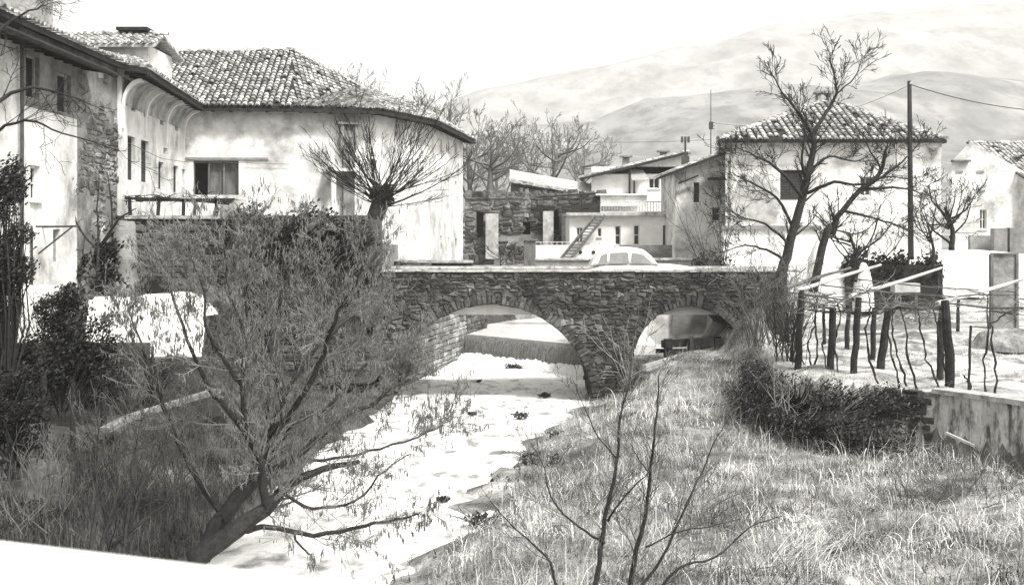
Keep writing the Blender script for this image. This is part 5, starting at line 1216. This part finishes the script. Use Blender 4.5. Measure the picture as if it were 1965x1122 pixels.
for (cx, yb, yt, d_, wpx, n_, mt_, lb) in ((1250, 985, 880, 20, 130, 46, 'twig_mid', 'grey low tangle of dead stems behind the central saplings'), (1100, 870, 800, 26, 60, 40, 'twig_mid', 'grey low tangle of dead stems on the shore beside the river'),
    (1450, 780, 700, 28.5, 60, 50, 'twig_mid', 'grey tangle of stems at the upper left end of the bramble'), (1850, 960, 860, 20.5, 110, 60, 'twig_mid', 'grey tangle of weeds at the foot of the stained retaining wall'), (1400, 1100, 1010, 15.5, 140, 46, 'twig_mid', 'grey low tangle of stems right of the saplings at the bottom edge'),
    (1720, 1010, 940, 18, 120, 40, 'twig_pale', 'pale low tangle of straw in the right foreground'), (1560, 900, 850, 22, 120, 40, 'twig_pale', 'pale low tangle of straw below the middle of the bramble'), (1330, 760, 700, 32, 70, 40, 'twig_pale', 'pale straw tangle on the bank below the small arch'),
    (1440, 700, 620, 33.5, 40, 30, 'twig_mid', 'grey scrub on the slope at the right foot of the small arch')):
    X_ = (cx - 982.5) / F * d_; g_ = gz(X_, d_); yb2 = HOR + (E - g_) * F / d_
    thicket('low_scrub', lb, cx, yb2 + 4, yb2 - (yb - yt), d_, wpx, n_, mt_, .007, 1.0, 'scrub', (4,), .5, .0028)
# river clumps
def clump(label, px, py, s, dark=True, sticks=14, z=0.05):
    d_ = (E - z) * F / (py - HOR); p = P(px, py, d_); root = thing('driftwood_clump', label, 'clump', tuple(p)); b = MB(); leaves(b, p + V((0, 0, s * .25)), (s, s * .6, s * .38), int(700 * s * s + 160), .045 + .015 * s, (.4, 1.6)); b.build('weed', 'leaf_dark' if dark else 'leaf_mid', root)
    b = MB()
    for _ in range(sticks):
        q = p + V((R.uniform(-s, s) * .8, R.uniform(-.3, .3) * s, 0)); e = q + V((R.gauss(0, .7), R.gauss(0, .3), R.uniform(.1, .9))) * s; b.tube([q, q.lerp(e, .5) + V((0, 0, .05 * s)), e], [.012, .009, .004], 4)
    b.build('stick', 'twig_mid', root)
clump('small dark weed clump in the white water below the weir', 986, 708, .38); clump('small dark weed clump on the water before the bridge pier', 1045, 761, .22, sticks=4)
clump('tiny dark weed clump near the left side of the large arch', 920, 732, .12, sticks=2); clump('dark driftwood heap on the shore left of the sapling', 1035, 890, .55, sticks=60, z=.2)
clump('dark driftwood tuft with thin sticks at the water edge low in the picture', 935, 1005, .42, sticks=46, z=.1); clump('grey weed tuft at the bottom edge beside the river', 930, 1085, .32, False, 30, .15)

# ------------------------------------------------------------------ grass and undergrowth
def blades(name, pts, H, W, m, lean=.5, seg=3, tones=(.5, 1.5), curl=.5):
    """vectorised bent blades: pts (n,3)"""
    n = len(pts); az = NR.uniform(0, 6.283, n); h = H[0] + (H[1] - H[0]) * NR.rand(n) ** 1.5; ln = np.abs(NR.normal(0, lean, n)); dx, dy = np.cos(az), np.sin(az); pa = az + 1.57 + NR.uniform(-.6, .6, n); wx, wy = np.cos(pa), np.sin(pa)
    v = np.zeros((n, (seg + 1) * 2, 3)); wd = W[0] + (W[1] - W[0]) * NR.rand(n)
    for s_ in range(seg + 1):
        t_ = s_ / seg; a = ln * (t_ ** 1.3) * 1.0 + curl * ln * t_ * t_; hz_ = h * t_ * np.sin(np.minimum(a, 2.2)); vz = h * t_ * np.cos(np.minimum(a, 1.75)); w_ = wd * (1 - t_ * .85)
        for sd_, sg_ in ((0, -1), (1, 1)):
            v[:, s_ * 2 + sd_, 0] = pts[:, 0] + dx * hz_ + sg_ * wx * w_; v[:, s_ * 2 + sd_, 1] = pts[:, 1] + dy * hz_ + sg_ * wy * w_; v[:, s_ * 2 + sd_, 2] = pts[:, 2] + vz - .02
    f = np.array([(s_ * 2, s_ * 2 + 1, s_ * 2 + 3, s_ * 2 + 2) for s_ in range(seg)]); ff = (np.arange(n)[:, None, None] * (seg + 1) * 2 + f[None]).reshape(-1, 4)
    tn = np.repeat(NR.uniform(tones[0], tones[1], n) * np.clip(1 + 1.3 * vnoise(pts[:, 0], pts[:, 1], .55, 31) + .9 * vnoise(pts[:, 0], pts[:, 1], 1.6, 33), .25, 2), seg)
    o_ = raw(name, v.reshape(-1, 3), ff, m, None, tn); return o_
def scatter(n, x0, x1, y0, y1, cond, patch=1.0, thr=-.15, seed=0):
    x = NR.uniform(x0, x1, n); y = NR.uniform(y0, y1, n) 
    # denser near the camera
    keep = NR.rand(n) < np.clip(20.0 / y, .2, 1) ** 1.3; x, y = x[keep], y[keep]
    k_ = cond(x, y) & (vnoise(x, y, patch, seed) > thr + .2 * NR.normal(0, .5, len(x))); x, y = x[k_], y[k_]
    return np.stack([x, y, gh(x, y)], -1)
rb_c = lambda x, y: (x > XR(y) + .25) & (x < XT(y) - .1) & (np.abs(x) < .47 * y + .6)
s = scatter(120000, -2.5, 14, 11, 38, rb_c, 1.3, -.32, 3)
tag(blades('dry_grass', s, (.12, .5), (.003, .007), 'grass_dry', 3.0, 4, (.3, 1.4), 1.2), 'pale matted dry grass covering the right river bank', 'grass', kind='stuff')
s = scatter(30000, -1.5, 14, 11, 34, lambda x, y: rb_c(x, y) & (x > XR(y) + .8), 1.6, .0, 7)
tag(blades('dead_stems', s, (.3, 1.0), (.003, .009), 'reed', 3.4, 5, (.5, 1.3), .6), 'long fallen pale reed stems lying across the right bank', 'reeds', kind='stuff')
s = scatter(60000, -2, 14, 11, 36, lambda x, y: rb_c(x, y), .8, .08, 11)
tag(blades('weeds', s, (.12, .4), (.004, .01), 'grass_shade', 1.6, 3, (.4, 1.6), .9), 'patches of darker weeds among the dry grass on the right bank', 'weeds', kind='stuff')
lb_c = lambda x, y: (x < XL(y) - .1) & (x > -.48 * y - .8)
s = scatter(120000, -14, -4, 11, 35, lb_c, 1.0, -.2, 5)
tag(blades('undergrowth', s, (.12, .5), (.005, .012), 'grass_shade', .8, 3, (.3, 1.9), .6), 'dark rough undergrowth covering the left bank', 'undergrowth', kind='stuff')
s = scatter(9000, -2.5, 3.5, 11, 37, lambda x, y: (x > XR(y) - .5) & (x < XR(y) + .7), .5, .05, 15)
tag(blades('shore_weed', s, (.05, .22), (.006, .02), 'grass_shade', 1.4, 3, (.4, 1.8), .7), 'small dark weed tufts scattered along the right water edge', 'weeds', kind='stuff')
s = scatter(40000, 6, 22, 24, 46, lambda x, y: (x > XT(y) + .3) & (x < .48 * y + 1), 2, .08, 6)
tag(blades('short_grass', s, (.04, .14), (.006, .014), 'grass_dry', .6, 2, (.4, 1.3)), 'short pale grass in the vineyard behind the retaining wall', 'grass', kind='stuff')
s = scatter(9000, 5.6, 10, 22, 31, lambda x, y: (x > XT(y) - 1.0) & (x < XT(y) + .5), .8, -.1, 8)
tag(blades('wall_foot_grass', s, (.2, .55), (.003, .006), 'reed', 1.5, 4, (.5, 1.3), .7), 'pale tufts along the top and foot of the bramble covered wall', 'grass', kind='stuff')
# fallen stalk bundle
p = P(1560, 1040, 16.2); root = thing('reed_bundle', 'bundle of thick pale fallen reed stalks in the right foreground', 'reeds', tuple(p)); b = MB()
for _ in range(46):
    g = gz(p.x, 16.2); q = V((p.x + R.uniform(-.75, .1), 16.2 + R.uniform(-.5, .5), g + R.uniform(.0, .2))); e = q + V((R.uniform(.4, .95), R.uniform(.3, 1.3), R.uniform(.05, .4))); b.tube([q, q.lerp(e, .5) + V((0, 0, R.uniform(-.02, .1))), e], [.007, .006, .003], 5, tone=R.uniform(.4, .9))
b.build('stalk', 'reed', root)
p = P(1640, 1090, 15); heap('pale_stone', 'pale boulder lying in the dry grass near the bottom edge', (p.x, 15.2, gz(p.x, 15.2) - .05), .17, .15, .2, 'coping')
p = P(1455, 845, 27); b = MB(); b.beam(P(1405, 838, 27.5), P(1465, 848, 26.6), .3, .05); tag(b.build('pale_board', 'wood_pale'), 'pale board lying on the bank left of the bramble wall', 'board')

# ------------------------------------------------------------------ near parapet of the bridge the view is taken from
b = MB(); A = V((-2.7, 2.403, 0)); B = V((2.0, .683, 0)); U = (B - A).normalized(); N = V((U.y, -U.x, 0))
b.obox(A, U, N, 0, (B - A).length, 0, .36, 4.2, 5.15); o_ = b.build('near_parapet', 'parapet_near'); bv = o_.modifiers.new('bevel', 'BEVEL'); bv.width = .02; bv.segments = 3
tag(o_, 'blurred white parapet of the near bridge filling the bottom left corner', 'parapet')

# ------------------------------------------------------------------ hills
def hill(name, prof, d, depth, m, base=2.0, nz=6, wob=0):
    """prof: (photo column, row of the crest) at distance d; slope runs towards the camera"""
    n_, k_ = 160, 26; pxs = np.linspace(prof[0][0], prof[-1][0], n_); pys = np.interp(pxs, [q[0] for q in prof], [q[1] for q in prof]); vs = []
    for j in range(k_):
        t_ = j / (k_ - 1)
        for i in range(n_):
            c_ = P(pxs[i], pys[i], d); yy = d - depth + depth * t_ * 1.0; s_ = math.sin(t_ * math.pi / 2) ** 1.15; z_ = base + (c_.z - base) * s_
            x_ = c_.x; nzz = noise.noise(V((x_ / 90, yy / 90, 1.3))) * nz * 2 * t_ * (1 - t_) * 2 + noise.noise(V((x_ / 25, yy / 25, 5))) * nz * .18 * (t_ > 0)
            vs.append((x_, yy, z_ + nzz))
    for i in range(n_): c_ = P(pxs[i], pys[i], d); vs.append((c_.x, d + depth * .6, base))
    b = MB(); b.add(vs, [(j * n_ + i, j * n_ + i + 1, (j + 1) * n_ + i + 1, (j + 1) * n_ + i) for j in range(k_) for i in range(n_ - 1)]); return struct(b.build(name, m, smooth=True))
hill('far_hill', [(300, 440), (700, 300), (930, 195), (1050, 165), (1180, 135), (1350, 95), (1480, 62), (1620, 45), (1800, 28), (1965, 20), (2400, 20), (3200, 120)], 1350, 700, 'hill', nz=14)
hill('near_hill', [(500, 450), (800, 330), (960, 262), (1130, 245), (1220, 205), (1350, 190), (1470, 165), (1600, 172), (1700, 150), (1830, 165), (1965, 185), (2500, 230)], 640, 300, 'hill_near', nz=9)
hill('wooded_slope', [(500, 450), (800, 340), (900, 310), (1000, 300), (1130, 290), (1250, 305), (1400, 300), (1800, 290), (1965, 262), (2400, 250)], 260, 100, 'hill_near', nz=5)

# ------------------------------------------------------------------ haze
m = bpy.data.materials.new('haze_air'); m.use_nodes = True; t_ = m.node_tree; t_.nodes.clear(); out = t_.nodes.new('ShaderNodeOutputMaterial'); pv = t_.nodes.new('ShaderNodeVolumePrincipled')
pv.inputs['Color'].default_value = (1, .995, .98, 1); pv.inputs['Density'].default_value = .00036; pv.inputs['Anisotropy'].default_value = .0; t_.links.new(pv.outputs[0], out.inputs['Volume'])
b = MB(); b.box(-1900, -60, -3, 1900, 2300, 300); me = b.build('haze', m); me['kind'] = 'stuff'; me['label'] = 'pale haze fading the hills and far trees'; me['category'] = 'haze'

for (lb, x_, y_, s_) in (('low dark weed clump on the gravel in mid stream below the large arch', 1000, 800, .3), ('tiny dark weed clump left of mid stream beside the hazel twigs', 905, 795, .14), ('grey weed clump at the ragged water edge above the driftwood heap', 1070, 840, .3), ('flat dark weed clump in the shallows between the two driftwood heaps', 965, 930, .3), ('small dark weed clump in the shallows left of the bottom driftwood tuft', 850, 960, .14)):
    clump(lb, x_, y_, s_, s_ < .2, 8)
